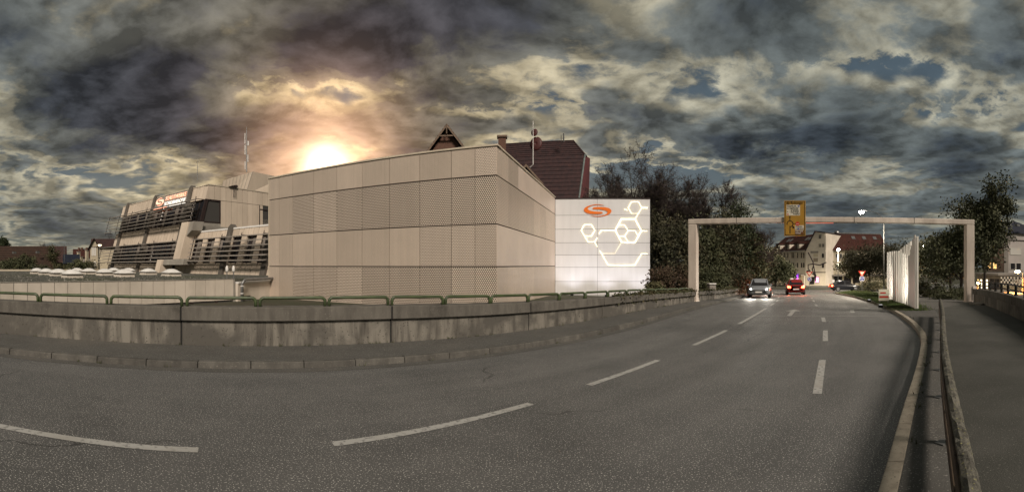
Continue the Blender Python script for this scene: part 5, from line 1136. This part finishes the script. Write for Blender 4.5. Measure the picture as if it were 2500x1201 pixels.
for xa, xb, ya, yb in ((1896, 1905, 597, 611), (1918, 1927.5, 595, 610), (1942, 1952, 594, 609)):
    (t0, zb2), (t1, zt2) = LW.q(xa, yb), LW.q(xb, ya); dm2 = MB().fpoly(LW, [(t0, zb2), (t1 - .2, zb2), (t1 - .2, zt2 - .2), (t0, zt2)], -3, -.1).build('dormer', 'render_white', fb_); MB().fbox(LW, t0 - .15, t0 + .8, zb2 - .1, zt2 + .1, -.05, .12).build('dormer_window', 'dark_frame', fb_); MB().fbox(LW, t0 - .2, t1 + .1, zt2 + .11, zt2 + .28, -3, .3).build('dormer_roof', 'red_tile', fb_)
for xa in (1894, 1901, 1938, 1945, 1960): tt_ = LW.t(xa); p0, p1 = LW.pt(tt_, zev, .5), LW.pt(tt_ + .3, zrg, -5); q0 = p0.lerp(p1, .62); q1 = p0.lerp(p1, .8); e_ = Vector((LW.u.x, LW.u.y, 0)) * .8; up = Vector((LW.n.x, LW.n.y, 1)).normalized() * .13; MB().hexa([q0, q0 + e_, q1 + e_, q1, q0 + up, q0 + e_ + up, q1 + e_ + up, q1 + up]).build('roof_window', 'galv', fb_)
MB().fbox(LW, 0, LW.L, -.35, -.1, .002, 1.2).build('canopy', 'render_grey', fb_)
for k in range(9): MB().fbox(LW, .5 + k * 2.15, .95 + k * 2.15, Z0, -.36, .2, .6).build('pier', 'render_white', fb_)
for x0, x1, m in ((1892, 1897, 'glass'), (1902, 1908, 'shop_dim'), (1912, 1916, 'shop_dim'), (1918, 1923, 'shop_dim'), (1932, 1939.5, 'win_purple'), (1944, 1952.5, 'win_purple'), (1955, 1965, 'shop_dim')): rect(LW, x0, x1, 668, 690, m, fb_, 'shop_window')
for x0, x1 in ((1933, 1939), (1945, 1952)): rect(LW, x0, x1, 679, 689, 'win_magenta', fb_, 'display', frame=False, o=.05)
zer = RW2.z(2040, 611); MB().fbox(RW2, 0, RW2.L, Z0, zer, -11, 0).build('wall', 'render_cream', fb_)
zrr = RW2.z(2060, 572) + .5; course_roof(RW2, (RW2.pt(-.1, zer, .5), RW2.pt(RW2.L, zer, .5)), (RW2.pt(-.1, zrr, -5), RW2.pt(RW2.L, zrr, -5)), 14, th=.08).build('roof', 'red_tile', fb_)
MB().fbox(RW2, 0, RW2.L, zrr + .0, zrr + .25, -5.4, -4.8).build('ridge', 'galv', fb_)
for y0, y1 in ((619, 629.5), (643.5, 654)):
    for j, (x0, x1) in enumerate(((2019, 2032), (2040, 2046), (2050, 2055.7), (2062, 2067.5), (2071.5, 2077), (2088, 2095), (2102, 2109), (2116, 2123))):
        rect(RW2, x0, x1, y0, y1, 'win_warm' if (y0 > 630 and j in (4, 5)) else 'glass', fb_, fr='shutter')
MB().fbox(RW2, 0, RW2.L, -.55, -.25, .002, .9).build('canopy', 'render_grey', fb_)
for x0, x1, m in ((2020, 2031, 'shop_light'), (2036, 2056, 'glass'), (2060, 2078, 'glass'), (2082, 2100, 'glass'), (2104, 2125, 'shop_dim')): rect(RW2, x0, x1, 670, 691, m, fb_, 'shop_window')
for xa in (2090, 2117, 2144): tt_ = RW2.t(xa); p0, p1 = RW2.pt(tt_, zer, .5), RW2.pt(tt_, zrr, -5); q0 = p0.lerp(p1, .66); q1 = p0.lerp(p1, .84); e_ = Vector((RW2.u.x, RW2.u.y, 0)) * .9; up = Vector((RW2.n.x, RW2.n.y, 1)).normalized() * .13; MB().hexa([q0, q0 + e_, q1 + e_, q1, q0 + up, q0 + e_ + up, q1 + e_ + up, q1 + up]).build('roof_window', 'galv', fb_)
p = RW2.pt(RW2.t(2057), zrr + .2, -5); MB().lathe([(.7, 0), (.55, .35), (.1, .55)], p, 12).build('roof_turret', 'galv', fb_)
# pale house of the side street on the left of the roundabout
SW = Face(XY(1800, 112), XY(1884, 118)); t = tag(empty('low_building', SW.pt(4, Z0)), 'low pale building behind the trees at the left of the roundabout', 'building'); MB().fbox(SW, 0, SW.L, Z0, .8, -8, 0).build('wall', 'render_cream', t); MB().fbox(SW, -.2, SW.L, .803, 1.1, -8, .4).build('roof', 'render_grey', t)
for x0, x1 in ((1832, 1842), (1848, 1858), (1864, 1874)): rect(SW, x0, x1, 662, 676, 'glass', t)
# branch-like steel sculpture on the island
zi = zg(CROSS.x, CROSS.y) + .4; sc_ = tag(empty('branch_sculpture', (CROSS.x, CROSS.y, zi)), 'dark branch-like steel sculpture standing on the roundabout island before the lit gable', 'sculpture'); dI = CROSS.length
Z8 = lambda X, Y: P(1800 + X / 5.46, 540 + Y / 5.46, dI)
for pts in ([(1040, 800), (1035, 730), (990, 690), (945, 635), (945, 580), (1010, 570), (1100, 585), (1190, 548)], [(945, 415), (1010, 545), (1015, 600), (998, 640), (1030, 720), (1040, 800)], [(1018, 600), (1030, 670), (1046, 725), (1042, 800)], [(1130, 590), (1160, 560)]):
    pp = [Z8(*p) for p in pts]; pp = [p if p.z > zi - .3 else Vector((p.x, p.y, zi - .3)) for p in pp]; MB().tube(pp, .10, 6).build('limb', 'twig', sc_)
def disc_sign(label, x, ytri, ydisc, base):
    d = base.xy.length; t = tag(empty('yield_sign', base), label, 'traffic sign', 'yield signs at the roundabout'); k = F / d; f = Face(base.xy + Vector((-.5, .43)), base.xy + Vector((.5, -.43))); tm_ = .66; zt_ = P(x, ytri, d).z; zd = P(x, ydisc, d).z
    MB().tube([base, Vector((base.x, base.y, zt_ + .3))], .035, 6).build('pole', 'galv', t); s = .46
    MB().fpoly(f, [(tm_ - s, zt_ + s * .55), (tm_, zt_ - s * 1.0), (tm_ + s, zt_ + s * .55)], .04, .06).build('red_triangle', 'sign_red', t); MB().fpoly(f, [(tm_ - s * .6, zt_ + s * .36), (tm_, zt_ - s * .58), (tm_ + s * .6, zt_ + s * .36)], .062, .068).build('white_triangle', 'sign_white', t)
    for r_, m, o in ((.34, 'sign_white', .06), (.29, 'sign_blue', .064)): MB().fpoly(f, [(tm_ + r_ * math.cos(j * math.pi / 10), zd + r_ * math.sin(j * math.pi / 10)) for j in range(20)], .04, o).build('disc', m, t)
    for j in range(3):
        a0 = j * 2.094; pts = [(tm_ + rr * math.cos(a0 + aa), zd + rr * math.sin(a0 + aa)) for rr, aa in ((.12, 0), (.12, .6), (.12, 1.2), (.2, 1.2), (.2, .6), (.2, 0))]; MB().fpoly(f, pts, .05, .07).build('arrow_mark', 'letter_white', t)
disc_sign('red yield sign with blue roundabout disc right of the road exit', 2104.5, 667, 680.5, G(2104.5, 714))
disc_sign('red yield sign with blue roundabout disc before the lit gable', 1976, 667.5, 681.5, Vector(gb(1976, 64)))
for lab, x, y, dd_ in (('small white direction board on the island below the purple window', 1933, 682, 70), ('small white direction board on the island before the right-hand wing', 2034, 686, 70)):
    b = Vector(gb(x, dd_)); h = P(x, y, dd_); t = tag(empty('direction_board', b), lab, 'sign', 'white boards on the island'); MB().box((h.x - .26, h.y - .02, h.z - .2), (h.x + .26, h.y + .02, h.z + .2)).build('panel', 'letter_white', t); MB().tube([b, Vector((b.x, b.y + .05, h.z + .1))], .03, 6).build('pole', 'galv', t)

# ================================================================== pale house and banner fence in the side street on the right
HA, HB, HC = XY(2408, 88), XY(2451, 78), XY(2560, 84); f1, f2 = Face(HA, HB), Face(HB, HC); hz = zg(*HB) - .3; ze_ = f2.z(2455, 569.5)
ph_ = tag(empty('pale_house', (HB.x, HB.y, hz)), 'pale three-storey house with dark hipped roof beyond the block wall', 'house')
hd = HA + (HC - HB); MB().prism([(p.x, p.y) for p in (HA, HB, HC, hd)], hz, ze_).build('wall', 'render_pale', ph_)
ap = P(2476, 539.5, 84); ov = .5; cc = (HA + HC) / 2; ex = [p + (p - cc).normalized() * ov for p in (HA, HB, HC, hd)]; ap2 = Vector((ap.x + 3, ap.y + 4, ap.z))
rfm = MB(); rfm.add([(*p, ze_ + .02) for p in ex] + [ap, ap2], [(0, 1, 4), (1, 2, 5, 4), (2, 3, 5), (3, 0, 4, 5), (3, 2, 1, 0)]); rfm.build('roof', 'slate_tile', ph_)
for a, b in ((ex[1], ap), (ex[0], ap)): MB().tube([(*a, ze_ + .05), (b.x, b.y, b.z + .03)], .10, 5).build('hip_ridge', 'galv', ph_)
MB().fbox(f1, 0, f1.L, f1.z(2430, 662), f1.z(2440, 586), .004, .03).build('pink_wall', 'render_pink', ph_); MB().fbox(f2, -.1, f2.L, f2.z(2460, 586.5), f2.z(2460, 585), .002, .12).build('string_course', 'dark_frame', ph_); MB().fbox(f2, 0, .9, f2.z(2455, 700), f2.z(2455, 587), .004, .08).build('downpipe_recess', 'render_grey', ph_)
for a in ((2421, 2430, 577, 588), (2434, 2444, 576, 586)): rect(f1, *a, 'glass', ph_)
for a in ((2412, 2420, 640, 656), (2425, 2434, 640, 657)): rect(f1, *a, 'win_warm', ph_)
rect(f2, 2466, 2494, 605.5, 622, 'shutter', ph_, fr='shutter'); rect(f2, 2466, 2479, 641.5, 659, 'glass', ph_, fr='shutter'); rect(f2, 2480, 2493, 641.5, 659, 'glass', ph_, fr='shutter'); rect(f2, 2474, 2482, 576, 586, 'blind', ph_, fr='shutter')
for xa, xb in ((2444, 2452), (2477, 2483), (2498, 2506)):
    p0 = P(xa, 556 if xa < 2470 else 552, 79); p1 = P(xb, 551, 80); MB().box((p0.x, p0.y - .5, p0.z), (p1.x, p1.y, p0.z + .35)).build('roof_window', 'galv', ph_)
SF_ = Face(XY(2384, 72), XY(2443, 66)); t = tag(empty('shop_annex', SF_.pt(2, hz)), 'low lit shop annex with bright door panes left of the banner fence', 'building'); MB().fbox(SF_, 0, SF_.L, hz, SF_.z(2415, 672), -5, 0).build('wall', 'stone_base', t); MB().fbox(SF_, -.1, SF_.L + .1, SF_.z(2415, 672) + .003, SF_.z(2415, 672) + .3, -5, .5).build('roof', 'render_grey', t)
for x0, x1, m in ((2386, 2391, 'win_warm'), (2393, 2399, 'shop_light'), (2401, 2413, 'shop_light'), (2418, 2428, 'glass'), (2430, 2440, 'glass')): rect(SF_, x0, x1, 681, 705, m, t, 'shop_window')
BF = Face(XY(2441, 62), XY(2530, 58)); t = tag(empty('banner_fence', BF.pt(3, hz)), 'pale board fence with chequered banner lettered PAS in orange lamp light', 'fence'); tb0 = BF.t(2443); zA, zB_ = BF.z(2460, 697), BF.z(2460, 676)
for k in range(26): MB().fbox(BF, tb0 + k * .18, tb0 + k * .18 + .165, zg(*BF.A) - .1, zA - .02, -.04, 0).build('board', 'render_cream', t)
MB().fbox(BF, tb0, tb0 + 4.9, zA, zB_, -.05, 0).build('banner', 'letter_white', t); cw = (zB_ - zA) / 4; rnd = random.Random(2)
for i in range(16):
    for j in range(4):
        if (i + j) % 2 == 0 and not (j in (1, 2) and 7 <= i <= 12): MB().fbox(BF, tb0 + i * cw, tb0 + (i + 1) * cw, zA + j * cw, zA + (j + 1) * cw, .001, .005).build('dark_square', 'sign_black', t)
text('PAS', .62, 'sign_black', 'lettering', t, BF.pt(tb0 + 7.4 * cw, zA + 1.2 * cw, .01), (BF.u.x, BF.u.y, 0), (0, 0, 1), (BF.n.x, BF.n.y, 0), .004, sx=1.2)
tag(sheet([XY(2370, 40), XY(2520, 36)], [XY(2370, 78), XY(2520, 72)], 12, 8, .01).build('side_street', 'asphalt', origin=(0, 0, 0)), kind='structure')

# ================================================================== village roofs on the far left
def gable(name, label, A, B, depth, z0, ze, zr_, wall_m, roof_m, cat='house', along=True, grp=None):
    f = Face(A, B); t = tag(empty(name, f.pt(f.L / 2, z0)), label, cat, grp)
    if along:
        MB().fbox(f, 0, f.L, z0, ze, -depth, 0).build('wall', wall_m, t)
        MB().add([f.pt(0, ze, 0), f.pt(0, ze, -depth), f.pt(0, zr_ - .1, -depth / 2), f.pt(f.L, ze, 0), f.pt(f.L, ze, -depth), f.pt(f.L, zr_ - .1, -depth / 2)], [(0, 1, 2), (3, 5, 4), (0, 2, 5, 3), (1, 4, 5, 2)]).build('gable_wall', wall_m, t)
        course_roof(f, (f.pt(-.3, ze - .1, .4), f.pt(f.L + .3, ze - .1, .4)), (f.pt(-.3, zr_, -depth / 2), f.pt(f.L + .3, zr_, -depth / 2)), 14, th=.07).build('roof', roof_m, t); course_roof(f, (f.pt(-.3, ze - .1, -depth - .4), f.pt(f.L + .3, ze - .1, -depth - .4)), (f.pt(-.3, zr_, -depth / 2), f.pt(f.L + .3, zr_, -depth / 2)), 8, th=.07).build('roof', roof_m, t)
    else:
        MB().fpoly(f, [(0, z0), (f.L, z0), (f.L, ze), (f.L / 2, zr_ - .1), (0, ze)], -depth, 0).build('wall', wall_m, t)
        for s in (0, 1):
            e = -.35 if s == 0 else f.L + .35; course_roof(f, (f.pt(e, ze - .3, .4), f.pt(e, ze - .3, -depth)), (f.pt(f.L / 2, zr_, .4), f.pt(f.L / 2, zr_, -depth)), 12, th=.07).build('roof', roof_m, t)
    return t, f
bt, bf = gable('tiled_barn', 'long barn with big brown tiled roof at the left edge of the picture', XY(-60, 72), XY(131, 72), 16, -1, P(60, 662, 72).z, P(60, 601, 80).z, 'render_grey', 'barn_tile', 'barn')
for x, y in ((38, 618), (95, 617)): p = P(x, y, 74.5); MB().box((p.x - .25, p.y - .5, p.z - .1), (p.x + .25, p.y, p.z + .25)).build('roof_window', 'galv', bt)
gable('grey_barn', 'grey-brown barn end beside the long tiled barn', XY(134, 84), XY(160, 84), 10, -1, P(147, 640, 84).z, P(147, 601, 89).z, 'render_grey', 'brown_tile', 'barn')
gable('blue_roof_house', 'small house with dark blue tiled roof behind the skylight domes', XY(158, 67), XY(191, 67), 7, -1, P(175, 642, 67).z, P(175, 621, 70.5).z, 'render_cream', 'blue_tile')
rt_, rf_ = gable('red_roof_house', 'far house with red roof and chimneys left of the cream house', XY(180, 122), XY(222, 122), 10, -1, P(200, 628, 122).z, P(200, 608, 127).z, 'render_grey', 'red_tile')
for x in (193, 200, 212): p = P(x, 609, 126); MB().box((p.x - .25, p.y - .25, p.z - 1), (p.x + .25, p.y + .25, p.z + .5)).build('chimney', 'brick', rt_)
for x, y in ((192, 628), (198, 640), (212, 624)): 
    p = P(x, y, 84); t = tag(empty('chimney_stack', (p.x, p.y, 0)), {192: 'tall cream chimney stack in front of the red-roofed house', 198: 'shorter cream chimney stack just right of the blue roof', 212: 'cream chimney stack next to the cream gabled house'}[x], 'chimney', 'cream chimneys'); MB().box((p.x - .24, p.y - .24, 0), (p.x + .24, p.y + .24, p.z + .9)).build('shaft', 'render_cream', t); MB().box((p.x - .3, p.y - .3, p.z + .903), (p.x + .3, p.y + .3, p.z + 1.05)).build('cap', 'render_grey', t)
ct, cf = gable('cream_house', 'cream rendered house with steep brown roof and white windows left of the office louvres', XY(220, 70), XY(239, 70), 9, -.5, P(230, 603, 69.5).z, P(229, 581, 69.5).z, 'render_cream', 'brown_tile', along=False)
sf2 = Face(XY(239.5, 70.3), XY(305, 70.3)); MB().fbox(sf2, 0, sf2.L, -.5, P(245, 602, 69.5).z, -6, 0).build('wall', 'render_cream', ct); course_roof(sf2, (sf2.pt(-1.2, P(245, 602, 69.5).z - .1, .4), sf2.pt(sf2.L, P(245, 602, 69.5).z - .1, .4)), (sf2.pt(-1.2, P(245, 581, 71).z, -3), sf2.pt(sf2.L, P(245, 581, 71).z, -3)), 10, th=.07).build('roof', 'brown_tile', ct)
for a in ((223.5, 228.5, 604, 624), (229.3, 234.3, 604, 624), (223.5, 228.5, 638, 657), (229.3, 234.3, 638, 657)): rect(cf, *a, 'shutter', ct, fr='letter_white')
for x, yt, d, rx, sd, leaf, lab in [(28, 625, 64, 2.0, 71, 'leaf_olive', 'olive bush in front of the barn roof at the left'), (62, 618, 65, 2.2, 72, 'leaf_olive', 'taller olive bush in front of the barn roof middle'), (104, 648, 63, 1.6, 73, 'leaf_dark', 'low flowering bush before the barn right half'), (146, 645, 64, 1.4, 74, 'ivy', 'bright green bush at the barn end'), (188, 634, 63, 1.8, 75, 'leaf_olive', 'grey-green bush beside the blue roof'), (210, 632, 64, 1.6, 76, 'leaf_dark', 'dark bush covering the slope left of the cream house'), (128, 600, 74.5, .7, 77, 'ivy', 'ivy column climbing the right edge of the barn roof')]:
    mass('garden_bush', lab, (*XY(x, d), .2), rx, 1.2, P(x, yt, d).z - .2, sd, leaf, 4000, .12, 'bushes behind the gravel roof', 'bush', clumps=36)
mass('garden_tree', 'small bluish tree crown above the barn at the picture edge', (*XY(2, 95), 0), 1.6, 1.4, P(2, 583, 95).z, 78, 'leaf_conifer', 3500, .2, z0=4.5, clumps=26)
tree('bare_shrub_tree', 'thin bare twigs sticking up behind the barn ridge', (*XY(104, 92), 0), P(104, 588, 92).z, 79, .9, .12, 3, 'leaf_bud', .05, 0, .2, True)
tree('bare_shrub_tree', 'bare twiggy treetop between the cream house and the office louvres', (*XY(272, 84), 0), P(272, 560, 84).z, 80, .9, .12, 3, 'leaf_bud', .05, 0, .2, True)
t = tag(empty('tv_aerial', P(157, 622, 64)), 'thin television aerial on a pole beside the blue roof', 'antenna'); MB().tube([P(157, 640, 64), P(157, 593, 64)], .04, 5).build('pole', 'galv', t); MB().tube([P(160, 595, 64), P(171, 595, 64)], .025, 4).build('boom', 'galv', t)
for x in (162, 165, 168, 171): MB().tube([P(x, 592.5, 64), P(x, 597.5, 64)], .02, 4).build('element', 'galv', t)

# ================================================================== the traffic, at rest in its lanes with its lamps lit
def car_mesh(paint, est=False):
    t = empty('car', (0, 0, 0)); B = lambda mb, n, m, p=None, **k: mb.build(n, m, p or t, local=True, **k)
    # lower body: lofted sections (x, half width, z bottom, z shoulder)
    secs = [(-2.12, .66, .42, .86), (-2.05, .80, .30, .93), (-1.6, .87, .24, .95), (-.9, .89, .20, .94), (0, .895, .20, .92), (.8, .89, .20, .90), (1.35, .875, .24, .87), (1.85, .83, .26, .78), (2.08, .74, .32, .68), (2.16, .58, .38, .60)]
    mb = MB(); K = 12; vs = []; fs = []
    for x, w_, zb, zs in secs:
        ring = [(-w_ * .92, zb), (-w_, zb + .14), (-w_, zb + (zs - zb) * .55), (-w_ * .975, zs - .10), (-w_ * .90, zs - .01), (-w_ * .45, zs + .025), (w_ * .45, zs + .025), (w_ * .90, zs - .01), (w_ * .975, zs - .10), (w_, zb + (zs - zb) * .55), (w_, zb + .14), (w_ * .92, zb)]
        vs += [(x, y, z) for y, z in ring]
    for i in range(len(secs) - 1):
        for j in range(K): fs.append((i * K + j, i * K + (j + 1) % K, (i + 1) * K + (j + 1) % K, (i + 1) * K + j))
    fs += [tuple(range(K)), tuple((len(secs) - 1) * K + j for j in range(K - 1, -1, -1))]; mb.add(vs, fs); body = B(mb, 'body', paint, smooth=True)
    # cabin
    g = [(-1.95 if est else -1.62, .93), (-1.68 if est else -1.05, 1.40), (-.25, 1.47), (.30, 1.42), (1.02, .90)]; mb = MB(); vs = []; fs = []
    for x, z in g:
        k = .74 if z < 1 else .60; vs += [(x, -k, z), (x, -k * .55, z + (.03 if z > 1 else 0)), (x, k * .55, z + (.03 if z > 1 else 0)), (x, k, z)]
    for (x, z) in ((g[0][0], .80), (g[4][0], .80)): vs += [(x, -.80, z), (x, .80, z)]
    for i in range(4): 
        for j in range(3): fs.append((i * 4 + j, i * 4 + j + 1, (i + 1) * 4 + j + 1, (i + 1) * 4 + j))
    mb.add(vs[:20], fs); mb.add([vs[0], vs[4], vs[8], vs[12], vs[16]], [(0, 1, 2, 3, 4)]); mb.add([vs[3], vs[7], vs[11], vs[15], vs[19]], [(4, 3, 2, 1, 0)]); B(mb, 'cabin', paint)
    def pane(pts, name):
        c = sum((Vector(p) for p in pts), Vector()) / len(pts); n = (Vector(pts[1]) - Vector(pts[0])).cross(Vector(pts[2]) - Vector(pts[0])).normalized(); n = n if n.dot(c - Vector((-.2, 0, 1.0))) > 0 else -n
        q = [c + (Vector(p) - c) * .9 for p in pts]; mb = MB(); k = len(q); mb.add([p + n * .012 for p in q] + [p - n * .01 for p in q], [tuple(range(k)), tuple(range(2 * k - 1, k - 1, -1))] + [(i, (i + 1) % k, k + (i + 1) % k, k + i) for i in range(k)]); B(mb, name, 'glass')
    pane([vs[12], vs[15], vs[19], vs[16]], 'windscreen'); pane([vs[0], vs[3], vs[7], vs[4]], 'rear_window')
    for j in (0, 3): pane([vs[j], vs[4 + j], vs[8 + j], (g[2][0], vs[8 + j][1] * 1.22, .93)], 'side_window'); pane([(g[2][0] + .06, vs[8 + j][1] * 1.22, .93), (g[2][0] + .06, vs[8 + j][1], 1.46), vs[12 + j], vs[16 + j]], 'side_window')
    for sy in (-1, 1):
        for x in (-1.28, 1.32):
            mb = MB(); mb.lathe([(.0, -.11), (.26, -.115), (.315, -.09), (.325, 0), (.315, .09), (.26, .115), (.0, .11)], (0, 0, 0), 18); mb.v = [(x + a, sy * .80 + c, .325 + b) for a, b, c in mb.v]; w_ = B(mb, 'wheel', 'tyre', smooth=True)
            mb = MB(); mb.lathe([(.05, .112), (.21, .118), (.2, .124)], (0, 0, 0), 12); mb.v = [(x + a, sy * (.80 + c), .325 + b) for a, b, c in mb.v]; B(mb, 'rim', 'rim', w_)
        mb = MB(); mb.hexa([(1.86, sy * .50, .58), (2.10, sy * .46, .56), (2.02, sy * .74, .57), (1.80, sy * .80, .58), (1.84, sy * .50, .73), (2.08, sy * .46, .68), (2.0, sy * .745, .69), (1.76, sy * .815, .74)]); B(mb, 'headlight', 'glass')
        mb = MB(); mb.lathe([(.075, 0), (.07, .03)], (0, 0, 0), 12); mb.v = [(2.055 + c, sy * .60 + a, .635 + b) for a, b, c in mb.v]; B(mb, 'headlamp_lens', 'headlight')
        mb = MB(); mb.hexa([(-2.16, sy * .50, .66), (-2.06, sy * .50, .66), (-2.0, sy * .80, .66), (-2.08, sy * .80, .66), (-2.14, sy * .52, .84), (-2.04, sy * .52, .84), (-1.97, sy * .80, .88), (-2.06, sy * .81, .88)]); B(mb, 'taillight', 'taillight')
        mb = MB(); mb.box((.72, sy * .90 - .09, .93), (.86, sy * .90 + .09, 1.06)); B(mb, 'mirror', paint, bevel=.03)
    mb = MB(); mb.box((-2.165, -.27, .50), (-2.12, .27, .61)); B(mb, 'number_plate', 'letter_white'); mb = MB(); mb.box((2.15, -.26, .40), (2.185, .26, .50)); B(mb, 'number_plate', 'letter_white'); mb = MB(); mb.box((2.09, -.42, .52), (2.15, .42, .60)); B(mb, 'grille', 'black_metal')
    return t
def beams(t, front, rear):
    for sy in (-1, 1):
        if front:
            l = bpy.data.lights.new('headlight_beam', 'SPOT'); l.energy = front; l.color = (1, .93, .80); l.spot_size = R(62); l.spot_blend = .7; l.shadow_soft_size = .07; o = bpy.data.objects.new('headlight_beam', l); COL.objects.link(o); o.parent = t; o.location = (2.24, sy * .6, .64); o.rotation_euler = Vector((1, 0, -.075)).to_track_quat('-Z', 'Y').to_euler()
        if rear:
            l = bpy.data.lights.new('taillight_glow', 'SPOT'); l.energy = rear; l.color = (1, .16, .05); l.spot_size = R(150); l.spot_blend = .8; l.shadow_soft_size = .10; o = bpy.data.objects.new('taillight_glow', l); COL.objects.link(o); o.parent = t; o.location = (-2.24, sy * .66, .76); o.rotation_euler = Vector((-1, 0, -.45)).to_track_quat('-Z', 'Y').to_euler()
def drive(line, p, off, back, paint, label, est=False, front=130, rear=30):
    s0 = arclen_at(line, p); pts = cut(line, max(0, s0 - 1.2), s0 + 1.2); a, b = pts[0], pts[-1]; u = (b - a).normalized(); n = Vector((-u.y, u.x)); c = (a + b) / 2 + n * off
    t = car_mesh(paint, est); hd = math.atan2(u.y, u.x) + (math.pi if back else 0); f = Vector((math.cos(hd), math.sin(hd))); dz = zg(*(c + f * 1.3)) - zg(*(c - f * 1.3))
    t.location = (c.x, c.y, (zg(*(c + f * 1.3)) + zg(*(c - f * 1.3))) / 2 + .002); t.rotation_euler = (0, -math.atan2(dz, 2.6), hd); tag(t, label, 'car', 'cars with lit lamps on the road'); beams(t, front, rear); return t
LONG = CEN + [Vector((29, 43.5)), Vector((34, 51))]
drive(CEN, (20.2, 30.0), 1.5, True, 'car_silver', 'silver hatchback coming towards the viewer with headlights on, next to the wall')
drive(LONG, (26.5, 39.5), 1.5, True, 'car_black', 'black estate car with headlights on, following behind the silver hatchback', True)
drive(LONG, (25.0, 37.0), -1.7, False, 'car_red', 'dark red hatchback seen from behind, tail lamps lit, driving towards the roundabout')
rb = [CROSS + Vector((14 * math.cos(R(a)), 14 * math.sin(R(a)))) for a in range(-150, 0, 6)]
drive(rb, tuple(CROSS + Vector((14 * math.cos(R(-112)), 14 * math.sin(R(-112))))), 0, False, 'car_black', 'black hatchback circling the roundabout in front of the island')
